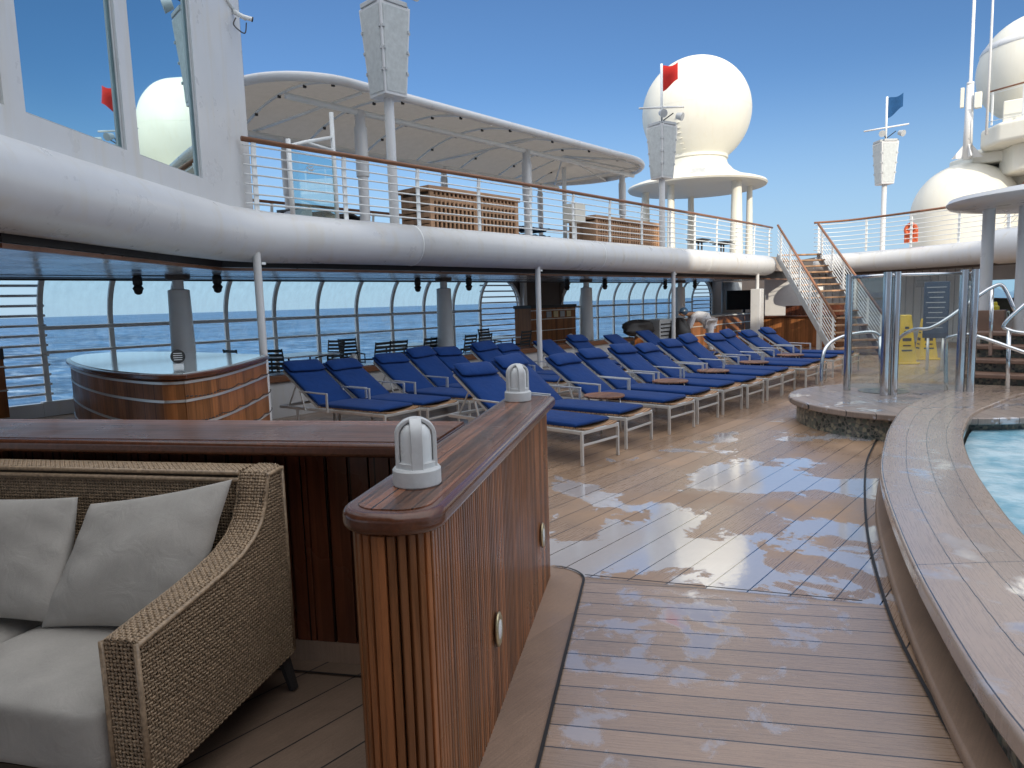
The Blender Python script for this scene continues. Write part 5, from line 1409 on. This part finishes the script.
m = MB(); m.box((16.0,2.56,1.21),(.06,.44,1.12)); bd = m.build('board', M['signblue'], nb, world=True, bevel=.01)
m = MB()
for k in range(9): m.box((15.965,2.56+.01*sin(k*3),1.66-.1*k),(.006,.34-.05*(k%3),.018))
m.build('printed_lines', M['greyp'], nb, world=True)
for y in (2.42,2.68): MB().tube([(16.0,y,0),(16.0,y,.7)], .028, 8).build('leg', M['alu'], nb, world=True, smooth=True)

# ------------------------------------------------------------------ bending worker
def skin_obj(name, verts, edges, radii, mat, parent, root=0, sub=1):
    me = bpy.data.meshes.new(name); me.from_pydata(verts, edges, []); me.update()
    o = bpy.data.objects.new(name, me); col.objects.link(o); o.parent = parent; me.materials.append(mat)
    sk = o.modifiers.new('skin', 'SKIN'); sk.use_smooth_shade = True
    for i, r in enumerate(radii):
        sv = me.skin_vertices[0].data[i]; sv.radius = (r, r) if not isinstance(r, tuple) else r; sv.use_root = (i == root)
    ss_ = o.modifiers.new('ss', 'SUBSURF'); ss_.levels = sub; ss_.render_levels = sub
    return o
pe = thing('person', (18.5,8.5,0), 'worker in white uniform and dark cap bending over behind the loungers', 'person', rz=radians(-52))
# local: x toward ship axis; bends toward -x (left in the picture)
body_v = [(0,0,.93),(-.12,0,1.02),(-.32,0,1.10),(-.50,0,1.12),(-.60,0,1.13),(-.68,0,1.15),            # pelvis, spine, chest, neck base, neck, head base
          (.03,.11,.88),(.06,.13,.48),(.10,.13,.08),(-.08,.13,.04),                                    # left leg
          (.03,-.11,.88),(.0,-.13,.48),(.04,-.13,.08),(-.14,-.13,.04),                                 # right leg
          (-.47,.19,1.07),(-.52,.23,.82),(-.66,.20,.62),(-.70,.18,.56),                                # left arm
          (-.47,-.19,1.07),(-.55,-.22,.82),(-.72,-.18,.66),(-.76,-.17,.60)]
body_e = [(0,1),(1,2),(2,3),(3,4),(4,5),(0,6),(6,7),(7,8),(8,9),(0,10),(10,11),(11,12),(12,13),(3,14),(14,15),(15,16),(16,17),(3,18),(18,19),(19,20),(20,21)]
body_r = [.13,.12,.13,.10,.05,.05,.085,.06,.04,.035,.085,.06,.04,.035,.05,.04,.028,.03,.05,.04,.028,.03]
for (hi, sgn) in ((17,1),(21,-1)):
    h = body_v[hi]
    for k in range(5):
        dy = (-.03+.015*k); n0 = len(body_v); L = (.05,.075,.08,.075,.055)[k]
        body_v += [(h[0]-.02,h[1]+dy,h[2]-.04),(h[0]-.03,h[1]+dy*1.2,h[2]-.04-L)]
        body_e += [(hi,n0),(n0,n0+1)]; body_r += [.010,.008]
body_ = skin_obj('body', body_v, body_e, body_r, M['skin'], pe)
m = MB(); 
def head_pts(mb, c, ax, r): 
    vs = []; n, k_ = 18, 14
    for i in range(k_+1):
        a = pi*i/k_
        for j in range(n):
            t_ = 2*pi*j/n; v = Vector((sin(a)*cos(t_)*r[0], sin(a)*sin(t_)*r[1], -cos(a)*r[2])); v.rotate(ax); vs.append(Vector(c)+v)
    mb.add(vs, [(i*n+j, i*n+(j+1)%n, (i+1)*n+(j+1)%n, (i+1)*n+j) for i in range(k_) for j in range(n)])
from mathutils import Euler
ax = Euler((0, radians(-60), 0)).to_matrix()
head_pts(m, (-.73,0,1.17), ax, (.085,.07,.105))
fc = m.build('face', M['skin'], body_, smooth=True)
m = MB(); head_pts(m, (-.83,0,1.13), ax, (.02,.016,.03)); m.build('nose', M['skin'], fc, smooth=True)
m = MB(); 
for s_ in (-1,1): head_pts(m, (-.815,.03*s_,1.16), ax, (.012,.016,.01))
m.build('eyes', M['dark'], fc, smooth=True)
m = MB(); head_pts(m, (-.70,0,1.215), ax, (.115,.10,.125)); m.build('cap', M['signblue'], body_, smooth=True)
m = MB(); m.lathe([(.11,0),(.15,.01),(.11,.02)], (-.75,0,1.20), 20); m.build('cap_brim', M['signblue'], body_, smooth=True)
sv = [body_v[i] for i in (0,1,2,3)]+[body_v[14],body_v[15],(-.62,.215,.68),body_v[18],body_v[19],(-.67,-.195,.70),(0.02,0,.86)]
skin_obj('shirt', sv, [(0,1),(1,2),(2,3),(3,4),(4,5),(5,6),(3,7),(7,8),(8,9),(0,10)], [.17,.165,.17,.12,.085,.07,.055,.085,.07,.055,.17], M['cloth'], body_)
tv_ = [body_v[0],body_v[6],body_v[7],body_v[8],body_v[10],body_v[11],body_v[12]]
skin_obj('trousers', tv_, [(0,1),(1,2),(2,3),(0,4),(4,5),(5,6)], [.165,.12,.09,.075,.12,.09,.075], M['cloth'], body_)

# ------------------------------------------------------------------ rest of the ship behind the camera, with an added shade block (casts the big shade)
fh = thing('forward_superstructure_and_shade_block', (-14,-10,0), 'tall white forward superstructure and funnel casing of the ship, with an added shade block', 'building')
m = MB()
def fbox(q0, q1, p0, p1, z0, z1):
    # q across the sun direction, p along it
    ux = Vector((cos(SUN_TRAVEL), sin(SUN_TRAVEL))); uq = Vector((sin(SUN_TRAVEL), -cos(SUN_TRAVEL)))
    P = [ux*p+uq*q for p, q in ((p0,q0),(p0,q1),(p1,q1),(p1,q0))]
    m.prism([(v.x, v.y) for v in P], z0, z1)
fbox(-22, 7.6, -24, -14, 0, 22)
fbox(7.6, 24, -18, -12, 0, 15.8)  # extra unseen block, sized so its shade covers the low deck
m.build('block', M['white'], fh, world=True)
